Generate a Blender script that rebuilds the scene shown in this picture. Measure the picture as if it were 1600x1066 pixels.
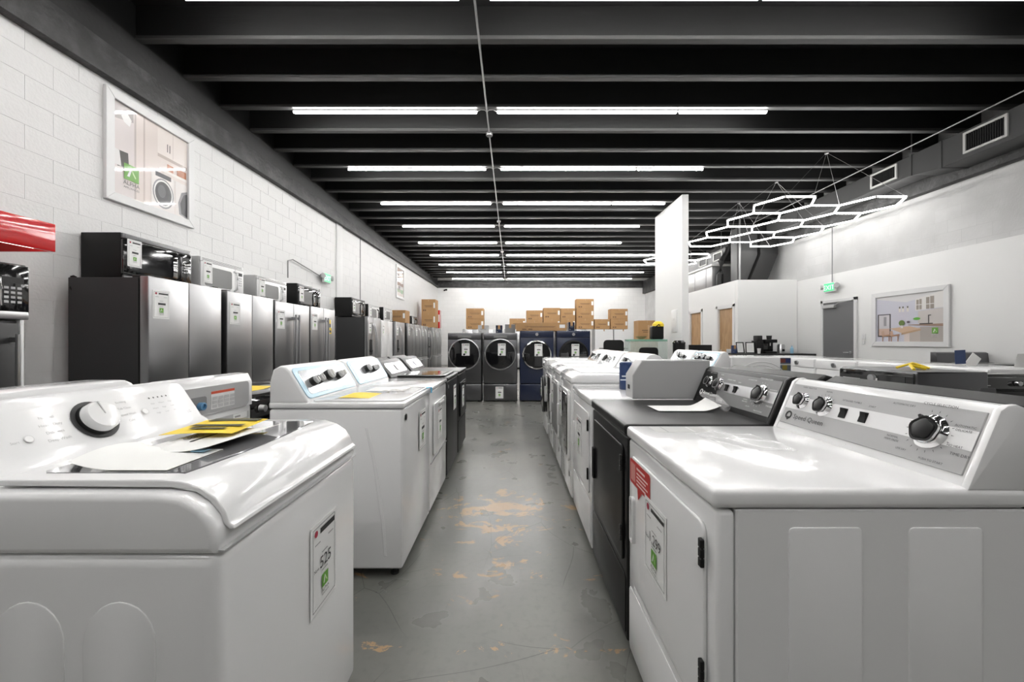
import bpy, bmesh, math, random
from mathutils import Matrix, Vector
random.seed(7)
SC = bpy.context.scene
for o in list(bpy.data.objects): bpy.data.objects.remove(o)
C = SC.collection
PI = math.pi
# ------------------------------------------------------------------ camera, world, exposure
cam = bpy.data.objects.new('camera', bpy.data.cameras.new('camera')); C.objects.link(cam)
cam.data.sensor_width = 36.0; cam.data.lens = 14.0
cam.data.clip_start = 0.02; cam.data.clip_end = 100
cam.location = (0, 0, 1.257); cam.rotation_euler = (PI/2, 0, 0)
SC.camera = cam
w = bpy.data.worlds.new('world'); SC.world = w; w.use_nodes = True
w.node_tree.nodes['Background'].inputs[0].default_value = (1, 1, 1, 1)
w.node_tree.nodes['Background'].inputs[1].default_value = 0.05
SC.view_settings.view_transform = 'Standard'; SC.view_settings.look = 'None'
SC.view_settings.gamma = 1; SC.view_settings.use_curve_mapping = False
SC.view_settings.exposure = 1.5
SC.cycles.max_bounces = 8; SC.cycles.diffuse_bounces = 5
LIGHT = 30.0            # strip emission
# ------------------------------------------------------------------ materials
MATS = {}
def pmat(name, col, rough=.5, metal=0, coat=0, emit=None, es=0, spec=.5, trans=0, alpha=1):
    m = bpy.data.materials.new(name); m.use_nodes = True
    b = m.node_tree.nodes['Principled BSDF']
    b.inputs['Base Color'].default_value = (*col, 1); b.inputs['Roughness'].default_value = rough
    b.inputs['Metallic'].default_value = metal; b.inputs['Coat Weight'].default_value = coat
    b.inputs['Coat Roughness'].default_value = .06
    b.inputs['Specular IOR Level'].default_value = spec
    b.inputs['Transmission Weight'].default_value = trans; b.inputs['Alpha'].default_value = alpha
    if emit: b.inputs['Emission Color'].default_value = (*emit, 1); b.inputs['Emission Strength'].default_value = es
    MATS[name] = m; return m
class NT:
    def __init__(s, m): s.m = m; s.t = m.node_tree; s.b = s.t.nodes['Principled BSDF']
    def n(s, typ, ins=None, **kw):
        nd = s.t.nodes.new(typ)
        for k, v in kw.items(): setattr(nd, k, v)
        for k, v in (ins or {}).items():
            if isinstance(v, bpy.types.NodeSocket): s.t.links.new(v, nd.inputs[k])
            else: nd.inputs[k].default_value = v
        return nd
    def math(s, op, a, b=0.0, clamp=False):
        nd = s.t.nodes.new('ShaderNodeMath'); nd.operation = op; nd.use_clamp = clamp
        for i, v in enumerate((a, b)):
            if isinstance(v, bpy.types.NodeSocket): s.t.links.new(v, nd.inputs[i])
            else: nd.inputs[i].default_value = v
        return nd.outputs[0]
    def mix(s, f, a, b):
        nd = s.t.nodes.new('ShaderNodeMix'); nd.data_type = 'RGBA'
        for k, v in ((0, f), (6, a), (7, b)):
            if isinstance(v, bpy.types.NodeSocket): s.t.links.new(v, nd.inputs[k])
            else: nd.inputs[k].default_value = v if k == 0 else (*v, 1)
        return nd.outputs[2]
    def ramp(s, v, a, b):
        nd = s.n('ShaderNodeMapRange', {0: v, 1: a, 2: b}, interpolation_type='SMOOTHSTEP'); return nd.outputs[0]
    def noise(s, scale, detail=4, vec=None, dist=0.0, rough=.5):
        nd = s.n('ShaderNodeTexNoise', {'Scale': scale, 'Detail': detail, 'Distortion': dist, 'Roughness': rough})
        if vec is not None: s.t.links.new(vec, nd.inputs['Vector'])
        return nd.outputs[0]
    def pos(s, scale=(1, 1, 1)):
        g = s.n('ShaderNodeNewGeometry'); mp = s.n('ShaderNodeMapping', {0: g.outputs['Position'], 3: scale}); return mp.outputs[0]
    def bump(s, h, strength=.3, dist=.01):
        nd = s.n('ShaderNodeBump', {'Strength': strength, 'Distance': dist, 'Height': h}); s.t.links.new(nd.outputs[0], s.b.inputs['Normal'])
    def col(s, c): s.t.links.new(c, s.b.inputs['Base Color'])
    def rough(s, c): s.t.links.new(c, s.b.inputs['Roughness'])

pmat('white_enamel', (.80, .80, .80), .16, coat=.5)
pmat('white_plastic', (.78, .78, .78), .35)
pmat('light_grey', (.48, .48, .48), .4)
pmat('panel_grey', (.42, .42, .42), .45)
pmat('mid_grey', (.20, .20, .20), .4)
pmat('dark_grey', (.03, .03, .03), .42, spec=.3)
pmat('black', (.008, .008, .008), .5, spec=.25)
pmat('black_satin', (.009, .009, .009), .36, spec=.28)
pmat('black_gloss', (.008, .008, .008), .06, coat=.6)
pmat('navy', (.012, .018, .045), .25, coat=.3)
pmat('chrome', (.75, .75, .75), .08, 1)
pmat('silver', (.55, .55, .56), .28, 1)
pmat('film_silver', (.72, .74, .76), .12, .7)
pmat('film_blue', (.42, .62, .75), .25)
pmat('dark_glass', (.006, .006, .007), .03, coat=1)
pmat('lid_glass', (.13, .13, .135), .04, coat=1)
pmat('clear_film', (.85, .85, .85), .08, alpha=.22)
pmat('tank_glass', (.75, .85, .80), .03, alpha=.30)
pmat('green_glass', (.25, .50, .38), .08, alpha=.75)
pmat('rubber', (.02, .02, .02), .8)
pmat('red', (.55, .015, .02), .12, coat=.6)
pmat('red_valve', (.5, .06, .03), .4)
pmat('blue_valve', (.10, .25, .42), .4)
pmat('blue_tape', (.05, .38, .62), .5)
pmat('pale_blue', (.35, .62, .80), .5)
pmat('yellow', (.85, .62, .03), .5)
pmat('paper', (.82, .82, .80), .55)
pmat('drywall', (.80, .80, .79), .6)
pmat('frame_white', (.74, .74, .74), .4)
pmat('door_grey', (.16, .16, .165), .4)
pmat('galvanised', (.34, .34, .34), .38, .7)
pmat('vent_metal', (.60, .60, .58), .5)
pmat('exit_face', (.1, .7, .3), .4, emit=(.10, .75, .32), es=.16)
pmat('exit_letter', (.7, .95, .8), .4, emit=(.8, 1, .85), es=.35)
pmat('led', (1, 1, 1), .5, emit=(1, .985, .965), es=LIGHT)
pmat('led_hex', (1, 1, 1), .5, emit=(1, .985, .965), es=6.5)
pmat('hood_led', (1, 1, 1), .5, emit=(1, .9, .8), es=3)
pmat('can_blue', (.02, .045, .13), .3)
pmat('cord_white', (.55, .55, .55), .5)

m = pmat('stainless', (.40, .40, .405), .27, 1); n = NT(m)
v = n.noise(3, 2, n.pos((30, 30, 1))); n.rough(n.math('ADD', n.math('MULTIPLY', v, .05), .30))
m = pmat('stainless_dark', (.15, .15, .155), .28, 1); n = NT(m)
v = n.noise(3, 2, n.pos((30, 30, 1))); n.rough(n.math('ADD', n.math('MULTIPLY', v, .05), .28))
m = pmat('fridge_side', (.032, .032, .033), .5, spec=.3); n = NT(m); n.bump(n.noise(260, 2), .12, .002)
m = pmat('cardboard', (.40, .23, .105), .8); n = NT(m)
n.col(n.mix(n.noise(3, 3, n.pos()), (.36, .20, .085), (.47, .28, .13)))
m = pmat('wood', (.45, .28, .14), .45); n = NT(m)
n.col(n.mix(n.ramp(n.noise(5, 5, n.pos((8, 8, .6)), .6), .35, .65), (.36, .21, .095), (.52, .33, .17)))
# painted masonry
m = pmat('white_block', (.80, .80, .79), .55); n = NT(m)
sp = n.ramp(n.noise(9, 6, n.pos((1, 1, 1)), 0, .7), .70, .78)
n.col(n.mix(sp, (.74, .74, .735), (.54, .54, .53)))
n.bump(n.math('ADD', n.noise(45, 5, n.pos()), n.math('MULTIPLY', n.noise(5, 3, n.pos()), 1.5)), .35, .008)
m = pmat('mortar', (.71, .71, .70), .6)
m = pmat('concrete_light', (.55, .55, .545), .7); n = NT(m)
pz = n.pos(); bt = n.n('ShaderNodeTexBrick', {'Vector': n.n('ShaderNodeCombineXYZ', {0: n.n('ShaderNodeSeparateXYZ', {0: pz}).outputs[1], 1: n.n('ShaderNodeSeparateXYZ', {0: pz}).outputs[2]}).outputs[0],
    'Color1': (.70, .70, .695, 1), 'Color2': (.66, .66, .655, 1), 'Mortar': (.60, .60, .595, 1), 'Scale': 1.0, 'Mortar Size': .004, 'Brick Width': .4, 'Row Height': .2})
n.col(n.mix(n.ramp(n.noise(1.2, 6, pz), .35, .7), (.56, .56, .555), bt.outputs[0])); n.bump(n.noise(30, 6, pz), .4, .01)
m = pmat('far_block', (.78, .78, .77), .6); n = NT(m); pz = n.pos()
bt = n.n('ShaderNodeTexBrick', {'Vector': n.n('ShaderNodeCombineXYZ', {0: n.n('ShaderNodeSeparateXYZ', {0: pz}).outputs[0], 1: n.n('ShaderNodeSeparateXYZ', {0: pz}).outputs[2]}).outputs[0],
    'Color1': (.80, .80, .79, 1), 'Color2': (.77, .77, .76, 1), 'Mortar': (.70, .70, .69, 1), 'Scale': 1.0, 'Mortar Size': .005, 'Brick Width': .4, 'Row Height': .2})
n.col(bt.outputs[0])
m = pmat('ceiling_black', (.012, .012, .012), .6); n = NT(m); n.bump(n.noise(25, 4, n.pos((.2, 1, 1))), .25, .01)
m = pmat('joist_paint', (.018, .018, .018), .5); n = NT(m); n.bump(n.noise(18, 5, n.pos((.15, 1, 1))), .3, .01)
m = pmat('lit_edge_paint', (.085, .085, .085), .4); n = NT(m); n.bump(n.noise(18, 5, n.pos((.15, 1, 1))), .3, .01)  # lit copy of joist_paint: light on the undersides put into the colour
m = pmat('beam_paint', (.065, .065, .065), .6); n = NT(m)
n.col(n.mix(n.ramp(n.noise(5, 5, n.pos()), .4, .75), (.03, .03, .03), (.07, .07, .07))); n.bump(n.noise(22, 6, n.pos()), .6, .02)
m = pmat('duct_paint', (.055, .055, .055), .45); n = NT(m); n.bump(n.noise(6, 2, n.pos()), .1, .01)
m = pmat('duct_black', (.018, .018, .018), .5)
# worn painted floor
m = pmat('floor_paint', (.3, .3, .28), .35); n = NT(m); p = n.pos()
sx = n.n('ShaderNodeSeparateXYZ', {0: p}); X, Y = sx.outputs[0], sx.outputs[1]
base = n.mix(n.ramp(n.noise(.9, 5, p), .3, .7), (.125, .128, .117), (.190, .188, .168))
base = n.mix(n.math('MULTIPLY', n.ramp(n.noise(30, 4, p), .45, .8), .35), base, (.10, .10, .093))
def gauss(v, c, s):
    d = n.math('DIVIDE', n.math('SUBTRACT', v, c), s); return n.math('POWER', 2.718, n.math('MULTIPLY', n.math('MULTIPLY', d, d), -1))
reg = n.math('MULTIPLY', n.math('MULTIPLY', gauss(X, -.05, .50), gauss(Y, 2.85, .60)), .15)
reg = n.math('ADD', reg, n.math('MULTIPLY', gauss(Y, 2.13, .045), .11))
reg = n.math('ADD', reg, n.math('MULTIPLY', gauss(Y, 3.0, .05), .07))
reg = n.math('ADD', reg, n.math('MULTIPLY', gauss(Y, 1.62, .045), .10))
reg = n.math('ADD', reg, n.math('MULTIPLY', gauss(X, -.08, .06), .05))
pn = n.noise(4.6, 9, n.pos((1.0, 1.5, 1)), .9, .70)
patch = n.ramp(n.math('ADD', pn, reg), .655, .69)
tan = n.mix(n.noise(12, 4, p), (.36, .21, .09), (.46, .31, .17))
colr = n.mix(n.math('MULTIPLY', patch, .85), base, tan)
def lines(scale, wid, rot, sc, off):
    mp = n.n('ShaderNodeMapping', {0: p, 1: (off, off*.7, 0), 2: (0, 0, rot), 3: sc})
    wob = n.n('ShaderNodeTexNoise', {'Vector': mp.outputs[0], 'Scale': 1.3, 'Detail': 1.0})
    wv = n.n('ShaderNodeVectorMath', {0: wob.outputs[1], 1: (.5, .5, 0)}, operation='MULTIPLY')
    q = n.n('ShaderNodeVectorMath', {0: mp.outputs[0], 1: wv.outputs[0]}, operation='ADD')
    vo = n.n('ShaderNodeTexVoronoi', {'Vector': q.outputs[0], 'Scale': scale}, feature='DISTANCE_TO_EDGE', voronoi_dimensions='2D')
    gap = n.ramp(n.noise(1.7, 2, mp.outputs[0]), .50, .62)
    return n.math('MULTIPLY', n.math('SUBTRACT', 1.0, n.ramp(vo.outputs[0], wid*.3, wid)), gap)
scr = n.math('MAXIMUM', lines(2.0, .006, .5, (1, .5, 1), 3.0), n.math('MAXIMUM', lines(2.3, .006, -.9, (.5, 1.2, 1), 9.0), lines(1.5, .006, 1.3, (1.3, .6, 1), 17.0)))
colr = n.mix(n.math('MULTIPLY', scr, .6), colr, (.04, .038, .035))
spk = n.ramp(n.noise(26, 2, p), .74, .77)
colr = n.mix(n.math('MULTIPLY', spk, .0), colr, (.06, .06, .055))
n.col(colr); n.rough(n.math('ADD', n.math('MULTIPLY', n.noise(4, 4, p), .25), .18))
n.bump(n.noise(35, 4, p), .08, .004)
# flat print (colours stored per face)
for nm, r, ct in (('print', .55, 0), ('print_gloss', .3, 1.0)):
    m = pmat(nm, (1, 1, 1), r, coat=ct); n = NT(m)
    a = n.n('ShaderNodeAttribute', attribute_name='ink'); n.col(a.outputs[0])
    n.b.inputs['Coat Roughness'].default_value = .03

# ------------------------------------------------------------------ mesh helpers
class B:
    """collects shapes; build() links them as one mesh object"""
    def __init__(s): s.bm = bmesh.new(); s.M = Matrix.Identity(4)
    def _add(s, t, M=None):
        bmesh.ops.recalc_face_normals(t, faces=t.faces)
        t.transform(s.M @ M if M is not None else s.M)
        me = bpy.data.meshes.new('tmp'); t.to_mesh(me); t.free(); s.bm.from_mesh(me); bpy.data.meshes.remove(me); return s
    def box(s, x0, x1, y0, y1, z0, z1, bev=0, seg=2):
        t = bmesh.new(); bmesh.ops.create_cube(t, size=1)
        for vv in t.verts: vv.co = Vector(((x0+x1)/2+vv.co.x*(x1-x0), (y0+y1)/2+vv.co.y*(y1-y0), (z0+z1)/2+vv.co.z*(z1-z0)))
        if bev: bmesh.ops.bevel(t, geom=t.edges[:], offset=bev, segments=seg, profile=.5, affect='EDGES', clamp_overlap=True)
        return s._add(t)
    def prism(s, pts, lo, hi, axis='x', bev=0, seg=2, M=None):
        """closed outline extruded: axis x -> pts are (y,z); y -> (x,z); z -> (x,y)"""
        t = bmesh.new()
        def mk(a, b, c): return {'x': (c, a, b), 'y': (a, c, b), 'z': (a, b, c)}[axis]
        A = [t.verts.new(mk(a, b, lo)) for a, b in pts]; D = [t.verts.new(mk(a, b, hi)) for a, b in pts]
        f1 = t.faces.new(A); f2 = t.faces.new(D[::-1]); k = len(pts)
        for i in range(k): t.faces.new((A[i], D[i], D[(i+1) % k], A[(i+1) % k]))
        bmesh.ops.recalc_face_normals(t, faces=t.faces)
        if bev: bmesh.ops.bevel(t, geom=list(f1.edges)+list(f2.edges), offset=bev, segments=seg, profile=.5, affect='EDGES', clamp_overlap=True)
        return s._add(t, M)
    def lathe(s, prof, M=None, seg=24):
        """prof: list of (r, h) turned about local z"""
        t = bmesh.new(); rings = []
        for r, h in prof:
            rings.append([t.verts.new((0, 0, h))] if r < 1e-6 else [t.verts.new((r*math.cos(2*PI*i/seg), r*math.sin(2*PI*i/seg), h)) for i in range(seg)])
        for a, b in zip(rings, rings[1:]):
            for i in range(seg):
                j = (i+1) % seg
                q = [a[i % len(a)], a[j % len(a)], b[j % len(b)], b[i % len(b)]]
                u = []
                for z in q:
                    if z not in u: u.append(z)
                if len(u) > 2: t.faces.new(u)
        for g in (rings[0], rings[-1]):
            if len(g) > 1: t.faces.new(g)
        return s._add(t, M)
    def tube(s, pts, r, seg=8, closed=False):
        t = bmesh.new(); P = [Vector(q) for q in pts]; rings = []; k = len(P)
        for i, q in enumerate(P):
            a = P[(i-1) % k] if (i or closed) else q; b = P[(i+1) % k] if (i < k-1 or closed) else q
            d = (b-a).normalized(); up = Vector((0, 0, 1)) if abs(d.z) < .95 else Vector((1, 0, 0))
            u = d.cross(up).normalized(); vv = d.cross(u)
            rings.append([t.verts.new(q+(u*math.cos(2*PI*j/seg)+vv*math.sin(2*PI*j/seg))*r) for j in range(seg)])
        for i in range(k if closed else k-1):
            a, b = rings[i], rings[(i+1) % k]
            for j in range(seg): t.faces.new((a[j], a[(j+1) % seg], b[(j+1) % seg], b[j]))
        if not closed: t.faces.new(rings[0]); t.faces.new(rings[-1])
        return s._add(t)
    def sheet(s, fn, nu, nv, th=.0008):
        """thin curled sheet: fn(u,v) -> xyz, u,v in 0..1, given real thickness"""
        t = bmesh.new(); G = [[t.verts.new(fn(i/nu, j/nv)) for j in range(nv+1)] for i in range(nu+1)]
        for i in range(nu):
            for j in range(nv): t.faces.new((G[i][j], G[i+1][j], G[i+1][j+1], G[i][j+1]))
        bmesh.ops.recalc_face_normals(t, faces=t.faces)
        bmesh.ops.solidify(t, geom=t.faces[:], thickness=th)
        return s._add(t)
    def mesh(s, name, mat, angle=35):
        me = bpy.data.meshes.new(name); s.bm.to_mesh(me); s.bm.free()
        me.materials.append(MATS[mat])
        for f in me.polygons: f.use_smooth = True
        me.set_sharp_from_angle(angle=math.radians(angle)); return me
    def build(s, name, mat, parent=None, M=None):
        return link(name, s.mesh(name, mat), parent, M)
def link(name, me, parent=None, M=None):
    o = bpy.data.objects.new(name, me); C.objects.link(o)
    if parent is not None: o.parent = parent
    if M is not None: o.matrix_local = M
    return o
def tag(o, label=None, cat=None, group=None, kind=None):
    for k, v in (('label', label), ('category', cat), ('group', group), ('kind', kind)):
        if v: o[k] = v
    return o
def thing(name, label, cat, loc=(0, 0, 0), rz=0, group=None):
    o = bpy.data.objects.new(name, None); C.objects.link(o); o.location = loc; o.rotation_euler = (0, 0, rz)
    o.empty_display_size = .1
    return tag(o, label, cat, group)
def struct(o): o['kind'] = 'structure'; return o
def kids(o): return [c for c in bpy.data.objects if c.parent == o]
def copy_tree(o, parent=None, loc=None, rz=None, label=None):
    c = o.copy(); C.objects.link(c); c.parent = parent
    if loc is not None: c.location = loc
    if rz is not None: c.rotation_euler = (0, 0, rz)
    if label: c['label'] = label
    for ch in kids(o): copy_tree(ch, c)
    return c
def frame(o, u, v):
    """matrix whose x,y,z columns are u, v, u x v at origin o"""
    u = Vector(u).normalized(); v = Vector(v).normalized(); nn = u.cross(v)
    return Matrix(((u.x, v.x, nn.x, o[0]), (u.y, v.y, nn.y, o[1]), (u.z, v.z, nn.z, o[2]), (0, 0, 0, 1)))
def front(x, z, y=0): return frame((x, y, z), (1, 0, 0), (0, 0, 1))
def rrect(x0, x1, y0, y1, r, k=5):
    out = []
    for cx, cy, a0 in ((x1-r, y1-r, 0), (x0+r, y1-r, 90), (x0+r, y0+r, 180), (x1-r, y0+r, 270)):
        for i in range(k+1):
            a = math.radians(a0+90*i/k); out.append((cx+r*math.cos(a), cy+r*math.sin(a)))
    return out
def ring_prism(b, outer, inner, z0, z1):
    """frame between two outlines with equal point counts, in local xy"""
    t = bmesh.new(); k = len(outer)
    O0 = [t.verts.new((*q, z0)) for q in outer]; O1 = [t.verts.new((*q, z1)) for q in outer]
    I0 = [t.verts.new((*q, z0)) for q in inner]; I1 = [t.verts.new((*q, z1)) for q in inner]
    for i in range(k):
        j = (i+1) % k
        t.faces.new((O0[i], O0[j], O1[j], O1[i])); t.faces.new((I0[i], I0[j], I1[j], I1[i]))
        t.faces.new((O1[i], O1[j], I1[j], I1[i])); t.faces.new((O0[i], O0[j], I0[j], I0[i]))
    b._add(t)
# ---- flat print: polygons and lettering with their own ink
_txt = {}
def text_mesh(s):
    if s not in _txt:
        cu = bpy.data.curves.new('t', 'FONT'); cu.body = s; cu.align_x = 'CENTER'; cu.align_y = 'CENTER'; cu.resolution_u = 2
        o = bpy.data.objects.new('t', cu); C.objects.link(o)
        dg = bpy.context.evaluated_depsgraph_get(); me = bpy.data.meshes.new_from_object(o.evaluated_get(dg))
        _txt[s] = ([tuple(q.co) for q in me.vertices], [tuple(f.vertices) for f in me.polygons])
        bpy.data.objects.remove(o); bpy.data.curves.remove(cu); bpy.data.meshes.remove(me)
    return _txt[s]
def art_mesh(name, elems, mat='print', step=.00025, th=.0012):
    V, F, K = [], [], []
    for i, e in enumerate(elems):
        z = th+i*step
        if e[0] == 'rect':
            _, x0, x1, y0, y1, c = e; pts = [(x0, y0), (x1, y0), (x1, y1), (x0, y1)]
        elif e[0] == 'poly': pts, c = e[1], e[2]
        elif e[0] == 'disc':
            _, x, y, rx, ry, c = e; pts = [(x+rx*math.cos(2*PI*k/24), y+ry*math.sin(2*PI*k/24)) for k in range(24)]
        elif e[0] == 'text':
            _, s, x, y, size, c = e[:6]; sq = e[6] if len(e) > 6 else 1
            tv, tf = text_mesh(s); b0 = len(V)
            V += [(x+q[0]*size*sq, y+q[1]*size, z) for q in tv]; F += [tuple(b0+k for k in f) for f in tf]; K += [c]*len(tf); continue
        b0 = len(V); V += [(q[0], q[1], z) for q in pts]; F.append(tuple(range(b0, b0+len(pts)))); K.append(c)
        if i == 0:                         # the sheet itself has thickness
            b1 = len(V); V += [(q[0], q[1], 0) for q in pts]; k = len(pts)
            for j in range(k): F.append((b0+j, b1+j, b1+(j+1) % k, b0+(j+1) % k)); K.append(c)
            F.append(tuple(range(b1+k-1, b1-1, -1))); K.append(c)
    me = bpy.data.meshes.new(name); me.from_pydata(V, [], F); me.materials.append(MATS[mat])
    at = me.color_attributes.new('ink', 'FLOAT_COLOR', 'CORNER')
    for f in me.polygons:
        for li in f.loop_indices: at.data[li].color = (*K[f.index], 1)
    return me
W_, K_, G_ = (.82, .82, .81), (.015, .015, .015), (.3, .3, .3)
GREEN = (.13, .36, .04)
def logo(x, y, s, tcol=K_):
    h = s/2
    return [('rect', x-h, x+h, y-h, y+h, GREEN), ('poly', [(x-.30*s, y-.28*s), (x-.14*s, y-.28*s), (x+.01*s, y+.18*s), (x-.05*s, y+.34*s)], W_),
            ('poly', [(x-.05*s, y+.34*s), (x+.01*s, y+.18*s), (x+.10*s, y-.05*s), (x+.26*s, y-.28*s), (x+.30*s, y-.2*s)], (.6, .8, .4)),
            ('text', 'ALPHA', x, y-.72*s, .36*s, tcol), ('text', 'APPLIANCES', x, y-1.0*s, .19*s, tcol)]
_tags = {}
def price_tag(parent, M, price='', w=.19, h=.25):
    k = (price, w, h)
    if k not in _tags:
        a, b = w/2, h/2; t = .0016
        E = [('rect', -a, a, -b, b, W_)]
        for r in ((-a+.012, a-.012, b-.014, b-.014+t), (-a+.012, a-.012, -b+.012, -b+.012+t), (-a+.012, -a+.012+t, -b+.012, b-.014), (a-.012-t, a-.012, -b+.012, b-.014)):
            E.append(('rect', *r, K_))
        E.append(('rect', -a+.34*w, a-.015, b-.20*h+.015, b-.022, K_))
        E.append(('disc', -a+.19*w, b-.055*h-.014, .06*w, .06*w, (.35, .02, .05)))
        for i, (x, y, l) in enumerate(((-.26, .27, .2), (.24, .27, .2), (0, .13, .22), (0, -.075, .22))):
            E.append(('rect', x*w-l*w/2, x*w+l*w/2, y*h-.0015, y*h+.0015, G_))
        if price:
            E.append(('text', price, .03*w, .02*h, .30*w if len(price) < 4 else .25*w, K_))
            E.append(('text', 'Now', -.32*w, -.01*h, .09*w, K_))
        else: E.append(('rect', -.2*w, .25*w, -.01*h, .06*h, K_))
        E += logo(0, -.20*h, .24*w)
        _tags[k] = art_mesh('price_tag', E)
    return link('price_tag', _tags[k], parent, M)
# ------------------------------------------------------------------ the room
XL, XR, YB, YF = -3.92, 7.0, 20.95, -6.0
JB = 4.39                      # underside of joists
struct(B().box(XL-.2, XR+.2, YF-.2, YB+.2, -.15, 0).build('floor', 'floor_paint'))
wl = struct(B().box(XL-.2, XL, YF, YB, 0, 4.1).build('wall_left', 'mortar'))
# painted blocks of the left wall: nearest 300 as pieces, the rest joined
bl = B().box(.0, .0035, .0015, .3985, .0015, .1985, .0012, 1).mesh('block', 'white_block')
rest = B(); cnt = 0; far = []
for r in range(20):
    z = r*.2; off = .2*(r % 2)
    for c in range(-16, 53):
        y = c*.4+off
        if y+.4 > YB or z > 3.99: continue
        if 8 <= r <= 18 and 3.2 < y < 14.0 and cnt < 300:
            o = link('block', bl, wl); o.location = (XL+random.uniform(-.0012, .0006), y, z); cnt += 1
        else: far.append((y, z))
V, F = [], []
for y, z in far:
    x = XL+.0035+random.uniform(-.0012, .0006); b0 = len(V); g = .0015
    for xx in (XL, x): V += [(xx, y+g, z+g), (xx, y+.4-g, z+g), (xx, y+.4-g, z+.2-g), (xx, y+g, z+.2-g)]
    F += [(b0+4, b0+5, b0+6, b0+7)]+[(b0+i, b0+(i+1) % 4, b0+4+(i+1) % 4, b0+4+i) for i in range(4)]
me = bpy.data.meshes.new('blockwork'); me.from_pydata(V, [], F); me.materials.append(MATS['white_block'])
bm = bmesh.new(); bm.from_mesh(me); bmesh.ops.recalc_face_normals(bm, faces=bm.faces); bm.to_mesh(me); bm.free()
o = link('blockwork', me, wl); o['kind'] = 'stuff'
# pilaster strip and joint on left wall
B().box(XL, XL+.03, 8.85, 9.15, 0, 3.92, .004).build('pilaster', 'white_block', wl)
B().box(XL, XL+.012, 10.25, 10.29, 0, 3.95).build('joint_strip', 'mid_grey', wl)
struct(B().box(XL, XR, YB, YB+.2, 0, 4.75).build('wall_back', 'far_block'))
struct(B().box(XL, XR, YF-.2, YF, 0, 4.75).build('wall_front', 'mid_grey'))
wr = struct(B().box(XR, XR+.2, YF, YB, 0, 4.75).build('wall_right', 'concrete_light'))
B().box(XR-.05, XR, YF, 9.7, 0, 2.71, .004).build('drywall_lining', 'drywall', wr)
# dark tie beams (the left one's lower edge climbs slightly towards the back)
t = B(); pr = [(YF, 3.62), (3.4, 3.765), (6.1, 3.83), (YB, 4.06), (YB, 4.12), (YF, 4.05)]
t.prism(pr, XL, XL+.10, 'x', .008); struct(t.build('trim_1', 'beam_paint'))
struct(B().box(XL, XL+.012, YF, YB, 4.04, 4.76).build('trim_2', 'ceiling_black'))
struct(B().box(XL, XR, YB-.12, YB, 4.06, 4.42, .008).build('trim_3', 'beam_paint'))
struct(B().box(XR-.14, XR, YF, YB, 3.74, 4.40, .01).build('trim_4', 'beam_paint'))
ce = struct(B().box(XL-.2, XR+.2, YF-.2, YB+.2, 4.74, 4.9).build('ceiling', 'ceiling_black'))
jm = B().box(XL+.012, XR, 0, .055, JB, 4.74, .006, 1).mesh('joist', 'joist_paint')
fm_ = B().box(XL+.012, XR, -.012, .067, JB-.004, JB+.036, .004, 1).mesh('joist_lit_edge', 'lit_edge_paint')  # added bottom strip in the lighter paint, so the lower edge looks lit
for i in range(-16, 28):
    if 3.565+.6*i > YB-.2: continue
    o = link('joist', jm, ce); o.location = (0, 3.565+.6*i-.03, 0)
    link('flange_or_lit_edge', fm_, o)
# conduit down the middle with junction boxes
cd = thing('ceiling_conduit', 'thin metal conduit running along the black ceiling between the strip lights', 'conduit', (-.34, 0, 4.36))
B().tube([(0, YF+.1, 0), (0, 20.7, 0)], .011).build('pipe', 'galvanised', cd)
jb = B().lathe([(0, -.03), (.045, -.03), (.05, -.02), (.05, .015), (0, .015)], seg=12).mesh('junction_box', 'galvanised')
for y in (5.97, 10.3, 13.8, 16.5, .8): link('junction_box', jb, cd, Matrix.Translation((0, y, 0)))
# strip lights, each a housing and a glowing tube
ORD = ['first', 'second', 'third', 'fourth', 'fifth', 'sixth', 'seventh', 'eighth', 'ninth', 'tenth']
def strip(x0, x1, y, label):
    t = thing('strip_light', label, 'light', ((x0+x1)/2, y, JB-.004), 0, 'LED strip lights under the joists'); h = (x1-x0)/2
    B().box(-h, h, -.018, .018, -.018, 0, .003, 1).build('housing', 'white_plastic', t)
    B().box(-h+.01, h-.01, -.016, .016, -.040, -.018, .008, 2).build('tube', 'led', t)
    return t
for k in range(-4, 9):  # unseen rows continue overhead; the rearmost is added for frontal fill
    y = 5.4+1.8*k
    nm = (ORD[k+1]+' row from the camera') if k >= -1 else ('unseen row overhead, %s one behind the view' % ORD[-2-k])
    strip(-2.97, -.47, y, 'LED strip light left of the conduit, '+nm)
    strip(-.21, 2.24, y, 'LED strip light just right of the conduit, '+nm)
    if k == -1: strip(2.26, 4.7, y, 'LED strip light at the right end of the '+nm)
    elif k < 5: strip(2.255, 3.46, y, 'short LED strip light at the right end of the '+nm if k > -2 else 'short right LED strip light, '+nm)
    else:
        strip(2.255, 4.69, y, 'LED strip light third from the left in the '+nm)
        strip(4.705, 5.95, y, 'short LED strip light at the right end of the '+nm)
    for s, xe in ((-1, -.47), (1, -.21)):
        o = B().tube([(0, 0, 0), (s*.03, -.02, .018), (s*.08, -.02, .022), (xe+.34, 0, .012)], .004, 6).build('feed_wire', 'cord_white', cd, Matrix.Translation((0, y, 0)))
# tie rod by the duct
tag(B().tube([(6.22, YF, 4.30), (6.22, 10.2, 4.30)], .010).build('ceiling_rod', 'galvanised'), 'thin straight metal rod running beside the duct below the joists', 'rod')
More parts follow.
